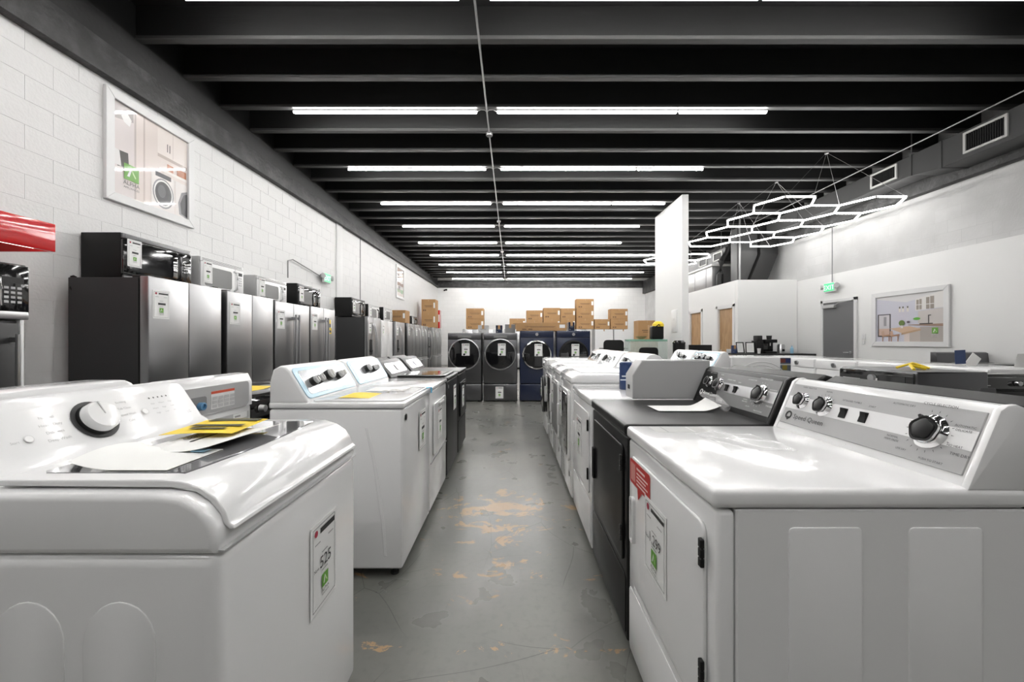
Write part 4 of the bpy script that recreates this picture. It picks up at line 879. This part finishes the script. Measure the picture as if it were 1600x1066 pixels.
# range between
def kitchen_range(label, loc, rz, mat='black_satin', top='black_gloss', backguard=False, price=None, h=.92, w=.755, group=None):
    t = thing('kitchen_range', label, 'range', loc, rz, group); d = .66
    feet(t, w, d); B().box(-w/2, w/2, .02, d, .03, h-.02, .004).build('body', mat, t); B().box(-w/2, w/2, .01, d, h-.018, h, .005).build('cooktop', top, t)
    cp = B().prism([(.02, h-.13), (-.025, h-.12), (-.012, h-.03), (.02, h-.012)], -w/2, w/2, 'x', .004).build('control_panel', 'black_gloss', t)
    for x in (-.40*w, -.27*w, .27*w, .40*w): B().lathe([(0, 0), (.022, 0), (.019, .03), (0, .032)], front(x, h-.075, -.022), 16).build('knob', 'silver', cp)
    od = B(); od.M = front(0, 0, .02); od.prism(rrect(-w/2+.004, w/2-.004, .24, h-.14, .012, 3), 0, .035, 'z', .006, 2); od = od.build('oven_door', mat, t)
    b = B(); b.M = front(0, 0, .02); b.prism(rrect(-.33*w, .33*w, .36, h-.28, .02, 4), .033, .037, 'z', .001, 1); b.build('oven_window', 'dark_glass', od)
    B().tube([(-.44*w, -.065, h-.19), (.44*w, -.065, h-.19)], .012, 10).box(-.42*w, -.40*w, -.06, -.012, h-.20, h-.18).box(.40*w, .42*w, -.06, -.012, h-.20, h-.18).build('oven_handle', mat if mat != 'white_enamel' else 'white_plastic', od)
    b = B(); b.M = front(0, 0, .02); b.prism(rrect(-w/2+.004, w/2-.004, .06, .225, .012, 3), 0, .03, 'z', .006, 2); b.build('storage_drawer', mat, t)
    if backguard: B().prism([(.56, h), (.575, h+.13), (.60, h+.145), (d, h+.145), (d, h)], -w/2, w/2, 'x', .005).build('backguard', 'stainless_dark' if mat != 'white_enamel' else mat, t)
    for x, y, r in ((-.25*w, .20, .09), (.25*w, .20, .08), (-.25*w, .46, .07), (.25*w, .46, .09)): B().lathe([(r-.004, 0), (r, 0), (r, .001), (r-.004, .001)], Matrix.Translation((x, y, h)), 24).build('burner_ring', 'mid_grey', t)
    if price is not None: price_tag(t, front(-.18, .62, -.018), price, .16, .25)
    return t
kitchen_range('black range behind the left row with a yellow label on its top', (-1.43, 2.53, 0), LEFT, h=.955)
tag(B().sheet(lambda u, v: (-1.9+.34*u, 2.30+.30*v, .957+.008+.012*math.sin(4*u)*math.sin(3*v)), 8, 6).build('energy_guide', 'yellow'), 'yellow energy guide sheet on the black range', 'paper')
kitchen_range('stainless range behind the five-knob washer', (-1.43, 3.34, 0), LEFT, 'stainless', 'black_gloss', h=.93)
for y, lb in ((4.15, 'dark console washer backing onto the black machines of the left row'), (4.88, 'second dark console washer backing onto the far end of left row')):
    top_load_white(lb, (-2.07, y, 0), RIGHT, dark=True, price=None, group='machines facing away behind the left row')

# ---- right row
RXF = .468
speed_dryer('white dryer with grey console and red sticker, nearest on the right', (RXF, 1.252, 0), True, '1,299', True)
speed_dryer('black dryer with dark console, second on the right', (RXF, 1.960, 0), False, None)
t = thing('clothes_dryer', 'white coin laundry dryer with boxy grey meter housing, third on the right', 'dryer', (RXF, 2.69, 0), RIGHT, 'machines in the right row'); w, d, H = .683, .715, .918
feet(t, w, d); B().box(-w/2, w/2, .02, d, .03, .87, .008).build('cabinet', 'white_enamel', t); B().box(-w/2, w/2, 0, .02, .03, .868, .008).build('front_panel', 'white_enamel', t); B().box(-w/2-.002, w/2+.002, -.008, d, .872, H, .012, 3).build('top', 'white_enamel', t)
dr = B(); dr.M = front(0, 0); dr.prism(rrect(-.285, .30, .335, .82, .03, 5), 0, .010, 'z', .005, 3); dr = dr.build('door', 'white_enamel', t)
hb = B(); hb.M = front(-.245, .585, -.01); ring_prism(hb, rrect(-.018, .018, -.085, .085, .010, 4), rrect(-.010, .010, -.075, .075, .006, 4), 0, .012); hb.build('door_handle', 'white_plastic', dr)
for z in (.75, .46): B().box(.29, .306, -.02, -.01, z-.034, z+.034, .003).build('hinge', 'black', t)
lp = B(); lp.M = front(0, 0); lp.prism(rrect(-.325, .325, .05, .295, .02, 4), 0, .004, 'z', .003, 2); lp.build('lower_panel', 'white_enamel', t)
mh = B().prism([(.243, H-.002), (.243, H+.135), (.300, H+.225), (.70, H+.225), (.70, H-.002)], .20, w/2, 'x', .004, 1).build('meter_housing', 'light_grey', t)
B().box(.25, .285, .240, .2435, H+.05, H+.075).build('coin_slot', 'black', mh); B().box(.25, .33, .55, .66, H+.221, H+.2275).build('lid_seam', 'mid_grey', mh)
price_tag(t, front(-.02, .62, -.0115), '', .19, .245)
c = thing('wipes_canister', 'dark blue cleaning wipes canister on the third right-hand machine', 'canister', (.80, 2.80, H))
B().lathe([(0, 0), (.042, 0), (.044, .004), (.044, .165), (.042, .168), (0, .168)], seg=28).build('can', 'can_blue', c); B().lathe([(0, .168), (.045, .168), (.045, .185), (.040, .192), (0, .192)], seg=28).build('cap', 'can_blue', c)
link('can_label', art_mesh('can_label', [('rect', -.03, .03, -.004, .004, (.6, .65, .7)), ('rect', -.02, .025, .02, .03, (.6, .65, .7))], 'print', .0002, .001), c, frame((-.02, -.0425, .07), (1, 0, 0), (0, 0, 1)))
rect_dryer('white dryer with dark rectangular glass door beside the coin dryer', (.45, 3.43, 0), RIGHT)
rect_dryer('white dryer with grey glass door, fifth on the right', (.45, 4.14, 0), RIGHT, dark_door=False)
rect_dryer('white dryer with black glass door, sixth on the right', (.45, 4.85, 0), RIGHT)
front_load('washing_machine', 'white flat-top front loader with dark round door, end of the right row', (.45, 5.57, 0), RIGHT, 'white_enamel', 1.02, panel='white_plastic', ring='dark_grey', price='', door_r=.25, group='machines in the right row')
# on the right-hand tops
tag(B().sheet(lambda u, v: (.66+.20*u, 1.20+.24*v, .9185+.008+.006*math.sin(7*u+2*v)*math.sin(5*v)), 14, 14).build('manual_bag', 'clear_film'), 'clear crumpled manual bag lying on the near white dryer top', 'bag')
link('sticker', art_mesh('st', [('rect', -.10, .10, -.045, .045, (.42, .42, .41)), ('rect', -.06, -.055, -.045, .045, (.25, .25, .25)), ('rect', .04, .045, -.045, .045, (.6, .6, .6))], 'print', .0001, .0003), None, Matrix.Translation((.64, 1.525, .918)))
tag(bpy.data.objects['sticker'], 'grey rectangular sticker on the near white dryer top', 'sticker')
tag(B().sheet(lambda u, v: (.70+.30*u, 1.90+.16*v, .921+.002+.07*max(0, u-.72)**1.5*4*(.6+.4*v)), 16, 6).build('brochure_sleeve', 'paper'), 'white brochure curving up against the black dryer console', 'brochure')
tag(B().tube([(.995, 1.84, .942), (.975, 1.90, .985), (.985, 1.98, .975), (.985, 2.05, .985)], .018, 8).build('hose_bag', 'clear_film'), 'crumpled clear plastic bag by the black dryer console', 'bag')
# ---- second right row, facing away
for y, lb in ((1.235, 'dark washer whose console peeks over the near white dryer'), (1.945, 'dark washer whose console peeks over the black dryer')):
    t = top_load_white(lb, (1.925, y, 0), LEFT, dark=True, price=None, group='machines facing away behind the right row')
    for c in kids(t):
        if c.name.startswith('console'): c.location.z = .04; c.scale.z = 1.0
# ---- machines standing further right
t = front_load('washing_machine', 'dark graphite front loader with dial and display right of the dryers', (3.06, 3.38, 0), RIGHT, 'stainless_dark', 1.02, w=.70, d=.57, panel='black_gloss', ring='dark_grey', price=None)
b = B().box(.06, .28, -.0005, .0025, .91, .975, .001, 1); b.build('display', 'dark_glass', t); link('panel_print', art_mesh('pp', [('text', 'LG', -.28, .985, .022, (.6, .6, .6)), ('rect', -.30, -.12, .925, .930, (.5, .5, .5)), ('rect', .02, .045, .92, .945, W_)]), t, front(0, 0, -.0005))
tag(B().tube([(3.25, 3.22, 1.026), (3.32, 3.32, 1.055), (3.40, 3.28, 1.03), (3.46, 3.42, 1.06), (3.52, 3.38, 1.03)], .012, 6).tube([(3.28, 3.40, 1.03), (3.38, 3.36, 1.07), (3.46, 3.30, 1.03)], .010, 6).build('yellow_strap', 'yellow'), 'crumpled yellow strap on the dark front loader', 'strap')
for i in range(5):
    y = 4.02+.71*i
    front_load('washing_machine', 'white flat-top front loader by the right wall, %s from the camera' % nth[i], (4.40, y, 0), RIGHT, 'white_enamel', 1.0, panel='white_plastic', ring='chrome', price=None, group='white front loaders in the right-hand line')
top_load_white('white washer with silver console, third row on the right', (1.98, 5.25, 0), RIGHT, price=None, film=True, group='white washers in the third row')
top_load_white('white dryer behind the silver-console washer, third row on the right', (1.98, 5.97, 0), RIGHT, dryer=True, price=None, film=False, group='white washers in the third row')
t = thing('washing_machine', 'white machine with a large curved pressing on its side', 'washer', (3.44, 5.25, 0), LEFT); feet(t, .686, .74)
B().box(-.343, .343, .01, .74, .03, 1.06, .014, 3).build('cabinet', 'white_enamel', t)
for r_ in (.30, .25):
    b = B(); b.M = frame((-.342, 0, 0), (0, -1, 0), (0, 0, 1)); b.tube([(-.37+1.05*r_*math.cos(PI*i/24), .76+.8*r_*math.sin(PI*i/24), .001) for i in range(25)], .005, 6); b.build('curved_pressing', 'white_enamel', t)
b = B(); b.M = front(0, 0, .01); b.lathe([(0, 0), (.2, 0), (.2, .03), (0, .05)], front(0, .5, .01), 28); b.bm.free() if False else b.build('door', 'dark_glass', t)
link('display_card', art_mesh('el', [('rect', -.065, .065, -.09, .09, (.08, .10, .12)), ('rect', -.065, -.0, .03, .08, (.16, .04, .03)), ('rect', .0, .065, .03, .08, (.02, .03, .12)), ('rect', -.04, .02, -.06, -.0, (.2, .16, .02)), ('rect', -.065, .065, .0, .015, (.5, .5, .5))]), t, frame((-.3425, .07, .96), (0, -1, 0), (0, 0, 1)))
t = kitchen_range('narrow black range with a tag next to the dark front loader', (4.02, 3.32, 0), 0, h=.98, w=.58, group='black ranges by the right-hand line'); price_tag(t, front(-.12, .80, -.02), '', .13, .18)
kitchen_range('black range standing against the right wall', (6.53, 5.2, 0), 0, h=.95, group='black ranges by the right-hand line', backguard=True)
t = thing('brochure', 'folded blue and white brochure standing on a white front loader', 'brochure', (4.72, 4.15, 1.015))
for s in (-1, 1):
    b = B(); b.M = Matrix.Translation((0, 0, 0)) @ Matrix.Rotation(s*.35+.3, 4, 'Y'); b.box(-.003, .0, -.06, .06, 0, .15) if False else b.box(-.055+s*.05, .055+s*.05, -.002+s*.004, .002+s*.004, 0.005, .15); b.build('leaf', 'paper' if s > 0 else 'can_blue', t)
tag(B().sheet(lambda u, v: (4.85+.14*u, 3.85+.01*u-.03*v, 1.004+.13*v), 4, 4).build('price_sheet', 'paper'), 'white price sheet standing at the near end of the white front loaders', 'paper')
# ---- far machines across the aisle
def far_pair(x, label, mat, ring, h, big):
    t = front_load('washing_machine', label, (x, 8.24, 0), 0, mat, h, w=.70, d=.78, ped=.37, ring=ring, door_r=.325 if mat != 'navy' else .30, rw=.024 if mat != 'navy' else .032, cy=.98 if mat != 'navy' else .97, panel=mat, price='', big=big, group='front loaders on pedestals across the aisle'); return t
t = far_pair(-.984, 'grey front loader on a pedestal, left end of the far four', 'stainless_dark', 'silver', 1.425, True)
t = far_pair(-.240, 'grey front loader on a pedestal with a price tag on its drawer', 'stainless_dark', 'silver', 1.425, True); price_tag(t, front(-.02, .19, -.003), '', .16, .24)
far_pair(.515, 'navy front loader with chrome door ring in the far four', 'navy', 'chrome', 1.47, False)
far_pair(1.275, 'navy front loader with dark door, right end of the far four', 'navy', 'black_satin', 1.47, False)
# ---- cartons
def carton(label, x, y, z, w, d, h, mat='cardboard', group='cardboard cartons at the back', sticker=True, logo_txt=None, rz=0, name='carton'):
    t = thing(name, label, 'box', (x, y, z), rz, group)
    B().box(-w/2, w/2, -d/2, d/2, 0, h, .004, 1).build('box_body', mat, t)
    B().box(-.025, .025, -d/2-.001, d/2+.001, h-.0005, h+.001).box(-.025, .025, -d/2-.0015, -d/2, h-.08, h+.001).build('packing_tape', 'cardboard' if mat != 'cardboard' else 'wood', t)
    ink = (.13, .07, .035) if mat == 'cardboard' else (.2, .2, .2); E = [('rect', -w*.28, w*.28, h*.50, h*.54, ink), ('rect', -w*.22, w*.25, h*.42, h*.45, ink), ('rect', -w*.38, -w*.30, h*.12, h*.24, ink), ('rect', -w*.26, -w*.18, h*.12, h*.24, ink)]
    if logo_txt: E.append(('text', logo_txt, -w*.30, h*.5, h*.28, ink))
    if sticker: E.append(('rect', w*.36, w*.47, h*.35, h*.75, W_))
    link('box_print', art_mesh('box_print', E, 'print', .0002, .0008), t, front(0, 0, -d/2)); return t
def px(x, y): return (x-800)*y/622
for i in range(8):   # tall refrigerators of the back line
    if i < 6: 
        if i == 0: bp_ = fridge('stainless refrigerator facing the aisle at the back, first from the left', (-1.75, 17.6, 0), .88, 1.77, rz=0, price='', group='refrigerators at the back')
        else: copy_tree(bp_, None, (-1.75+.92*i, 17.6, 0), 0, 'stainless refrigerator facing the aisle at the back, %s from the left' % nth[i])
carton('tall white appliance carton at the back, left of two', 4.07, 17.95, 0, .80, .70, 1.77, 'white_plastic', 'white cartons at the back')
carton('tall white appliance carton at the back, right of two', 4.92, 17.95, 0, .80, .70, 1.77, 'white_plastic', 'white cartons at the back')
YB2 = 17.95; S = YB2-.25
def st(x0, x1, ys, label):
    a, b_ = px(x0, S), px(x1, S); z = 1.79
    names = ['bottom', 'middle', 'top'] if len(ys) == 3 else (['lower', 'upper'] if len(ys) == 2 else ['single'])
    for hh, nm in zip(ys, names): carton('%s brown carton %s' % (nm, label), (a+b_)/2, YB2, z, b_-a-.01, .5, hh-.004); z += hh
st(728, 756, (.46, .46), 'of the pair behind the left grey front loader')
st(796, 821, (.47,), 'left of the stacks above the navy front loaders')
st(822.5, 848, (.38, .45), 'of the stack left of centre above the navy front loaders')
st(849, 875.5, (.46, .48), 'of the centre stack above the navy front loaders')
st(876, 899, (.46, .46), 'of the stack just left of the tallest one')
st(900.5, 928, (.46, .45, .43), 'of the tallest stack at the back')
st(929, 953, (.44,), 'on the left white appliance carton')
st(954, 981, (.45, .45), 'of the pair on the right white appliance carton')
carton('long flat brown carton lying on the navy front loaders', .62, 8.62, 1.472, 1.06, .45, .175, logo_txt='LG')
carton('dark blue printed box beside the long carton', 1.28, 8.7, 1.472, .13, .3, .19, 'navy', 'small boxes on the front loaders', False)
carton('light grey box on the left grey front loader', -.62, 8.7, 1.427, .22, .3, .17, 'light_grey', 'small boxes on the front loaders', False)
carton('dark printed box on the second grey front loader', -.28, 8.75, 1.427, .14, .3, .17, 'navy', 'small boxes on the front loaders', False)
carton('grey box on the second grey front loader', -.04, 8.75, 1.427, .22, .3, .19, 'mid_grey', 'small boxes on the front loaders', False)
for z, h_, lb in ((1.812, .60, 'lower brown carton of the stack on the far refrigerators'), (2.414, .55, 'upper brown carton of the stack on the far refrigerators')):
    carton(lb, -3.42, 16.6, z, .57, .6, h_)
carton('red and white printed box behind the far carton stack', -3.35, 17.40, 1.812, .45, .35, .78, 'red', 'small boxes on far refrigerators')
carton('brown carton among the microwaves on the refrigerators', -3.5, 12.3, 1.812, .55, .5, .38)
carton('brown carton leaning by the partition', 4.0, 12.2, 0, .6, .5, 1.25); carton('brown carton on the carton by the partition', 4.05, 12.2, 1.255, .5, .45, .62)
# ---- office corner
t = thing('coffee_counter', 'white counter with dark top against the office wall', 'counter', (6.1, 9.38, 0))
B().box(-.85, .84, -.27, .31, .08, .93, .004).build('cabinet', 'white_plastic', t); B().box(-.88, .84, -.30, .315, .93, .965, .004).build('worktop', 'dark_grey', t); B().box(-.83, .82, -.22, .30, 0, .08).build('plinth', 'black', t)
dm = B().box(-.20, .20, -.288, -.270, .12, .90, .004).mesh('cabinet_door', 'white_plastic')
for i in range(4): link('cabinet_door', dm, t, Matrix.Translation((-.63+.42*i, 0, 0)))
B().box(-.88, .84, .305, .318, .965, 1.06, .003).build('backsplash', 'frame_white', t)
t = thing('coffee_machine', 'black coffee machine with grinder on the counter', 'coffee machine', (6.05, 9.40, .965))
B().box(-.13, .13, -.12, .16, 0, .05, .008).build('drip_tray', 'black_satin', t); B().box(-.13, .13, .02, .16, .05, .30, .012).build('body', 'black_gloss', t); B().box(-.14, .14, -.12, .16, .25, .33, .014).build('brew_head', 'black_satin', t); B().lathe([(0, 0), (.05, 0), (.06, .09), (0, .09)], Matrix.Translation((.05, .05, .33)), 16).build('bean_hopper', 'dark_grey', t); B().tube([(0, -.06, .25), (0, -.06, .18)], .015).build('spout', 'chrome', t)
t = thing('coffee_grinder', 'tall black coffee grinder beside the coffee machine', 'grinder', (5.80, 9.40, .965)); B().box(-.08, .08, -.10, .12, 0, .30, .01).build('body', 'black_satin', t); B().box(-.06, .06, -.09, .08, .30, .42, .012).build('hopper', 'dark_grey', t)
t = thing('water_boiler', 'silver water boiler right of the coffee machine', 'boiler', (6.36, 9.42, .965)); B().lathe([(0, 0), (.08, 0), (.08, .19), (.06, .22), (0, .22)], seg=24).build('body', 'silver', t); B().box(-.02, .02, -.11, -.07, .05, .10, .004).build('tap', 'black', t)
t = thing('soap_bottle', 'small blue bottle at the right of the counter', 'bottle', (6.62, 9.42, .965)); B().lathe([(0, 0), (.035, 0), (.035, .12), (.012, .15), (.012, .18), (0, .18)], seg=16).build('bottle', 'pale_blue', t); B().lathe([(0, .18), (.015, .18), (.015, .20), (0, .20)], seg=10).build('cap', 'white_plastic', t)
for i, (x, lb) in enumerate(((5.38, 'black framed certificate on the counter, left of two'), (5.62, 'black framed certificate on the counter, right of two'))):
    t = thing('picture_frame', lb, 'frame', (x, 9.40, .965), -.25 if i else .1, 'certificates on the counter'); fb = B(); fb.M = frame((0, 0, .135), (1, 0, 0), (0, .18, 1))
    ring_prism(fb, [(-.095, -.13), (.095, -.13), (.095, .13), (-.095, .13)], [(-.08, -.115), (.08, -.115), (.08, .115), (-.08, .115)], 0, .015); fb.build('frame', 'black', t)
    link('certificate', art_mesh('c', [('rect', -.082, .082, -.117, .117, W_)]+[('rect', -.05, .05, .06-.03*k, .064-.03*k, G_) for k in range(5)]), t, frame((0, 0, .135), (1, 0, 0), (0, .18, 1)))
carton('small blue box beside the certificates', 5.24, 9.40, .965, .10, .08, .19, 'can_blue', 'counter items', False, name='tissue_box')
t = thing('cup_stack', 'white paper cups stacked on the coffee counter', 'cups', (5.72, 9.22, .965)); B().lathe([(0, 0), (.028, 0), (.036, .09), (0, .09)], seg=16).build('cup', 'paper', t); B().lathe([(0, .085), (.036, .085), (.04, .12), (0, .12)], seg=16).build('cup', 'paper', t)
# desk, tank, chairs
t = thing('office_desk', 'black desk behind the laundry rows beside the partition', 'desk', (3.0, 9.2, 0)); B().box(-1.2, .60, -.35, .35, .71, .75, .004).build('desktop', 'black_satin', t)
for x in (-1.15, .50): B().box(x-.02, x+.03, -.33, .33, 0, .71).build('side_panel', 'black_satin', t)
t = thing('glass_tank', 'glass tank with green top edge standing on the desk', 'tank', (3.02, 9.0, .75)); B().box(-.42, .42, -.19, .19, 0, .03).build('base', 'black', t); [B().box(*q, .03, .50).build('pane', 'tank_glass', t) for q in ((-.42, .42, -.19, -.182), (-.42, .42, .182, .19), (-.42, -.412, -.182, .182), (.412, .42, -.182, .182))]; B().box(-.42, .42, -.19, .19, .50, .545, .004).build('top_cover', 'green_glass', t)
t = thing('wooden_bowl', 'brown bowl on top of the glass tank', 'bowl', (2.92, 9.0, 1.295)); B().lathe([(0, 0), (.05, 0), (.13, .07), (.12, .07), (.045, .012), (0, .012)], seg=24).build('bowl', 'wood', t)
t = thing('tool_bag', 'black tool bag with yellow flap on the tank', 'bag', (3.27, 9.0, 1.295)); B().box(-.13, .13, -.10, .10, 0, .30, .03, 3).build('bag', 'black', t); B().lathe([(0, .12), (.07, .11), (.12, .06), (.13, 0), (0, 0)], Matrix.Translation((.03, 0, .29)), 20).build('flap', 'yellow', t); B().tube([(-.1, -.09, .25), (0, -.13, .33), (.1, -.09, .25)], .012).build('strap', 'black', t)
for k, (x, h_) in enumerate(((3.36, .52), (3.20, .45))): tag(B().box(x-.03, x+.03, 9.24, 9.28, .75, 1.40+h_*.5, .004).build('wood_offcut', 'wood'), ['tall brown wooden offcut behind the glass tank', 'shorter brown wooden offcut behind the glass tank'][k], 'wood')
t = thing('waste_bin', 'black cylindrical bin against the white partition', 'bin', (3.53, 8.42, 0)); 
B().lathe([(0, 0), (.11, 0), (.125, 1.18), (.125, 1.20), (0, 1.20)], seg=28).build('drum', 'black_satin', t); B().lathe([(0, 1.20), (.13, 1.20), (.13, 1.23), (.09, 1.27), (0, 1.275)], seg=28).build('lid', 'black_gloss', t)
def office_chair(label, loc, rz, hb=1.25):
    t = thing('office_chair', label, 'chair', loc, rz, 'office chairs'); B().box(-.24, .24, -.24, .22, .46, .53, .03, 3).build('seat', 'black', t); B().prism(rrect(-.22, .22, .62, hb, .08, 5), .22, .26, 'y', .012, 3).build('backrest', 'black', t)
    B().tube([(0, .1, .46), (0, .28, .5), (0, .28, .75)], .02).build('back_support', 'black', t); B().tube([(0, 0, .10), (0, 0, .46)], .03, 12).build('gas_lift', 'silver', t)
    for i in range(5):
        a = 2*PI*i/5; l = B().tube([(0, 0, .11), (.27*math.cos(a), .27*math.sin(a), .07)], .022).build('base_arm', 'black', t); B().lathe([(0, -.02), (.03, -.02), (.03, .02), (0, .02)], Matrix.Translation((.28*math.cos(a), .28*math.sin(a), .03)) @ Matrix.Rotation(PI/2, 4, 'X'), 12).build('caster', 'rubber', l)
    for s in (-1, 1): B().tube([(s*.24, .1, .5), (s*.30, .08, .52), (s*.30, .05, .72), (s*.30, -.15, .72)], .018).build('armrest', 'black', t)
    return t
office_chair('black office chair left of the glass tank', (2.20, 8.38, 0), 0, 1.28); office_chair('black office chair in front of the partition', (2.98, 8.35, 0), .15, 1.12)
t = thing('computer_monitor', 'black monitor right of the white partition', 'monitor', (4.25, 9.0, .75)); B().box(-.26, .26, -.02, .02, .10, .42, .006).build('screen_housing', 'black_satin', t); B().tube([(0, .02, .02), (0, .02, .25)], .02).build('stand', 'black', t); B().box(-.12, .12, -.08, .10, 0, .02, .004).build('stand_base', 'black', t)
t = thing('reception_desk', 'dark reception desk right of the white partition', 'desk', (4.35, 9.15, 0)); B().box(-.5, .6, -.35, .35, .71, .75, .004).build('desktop', 'black_satin', t)
for x in (-.48, .55): B().box(x, x+.03, -.33, .33, 0, .71).build('side_panel', 'black_satin', t)
# flat print too small to pick apart
for o in bpy.data.objects:
    if o.name.split('.')[0] in ('printed_legend', 'printed_lines', 'box_print'): o['kind'] = 'stuff'
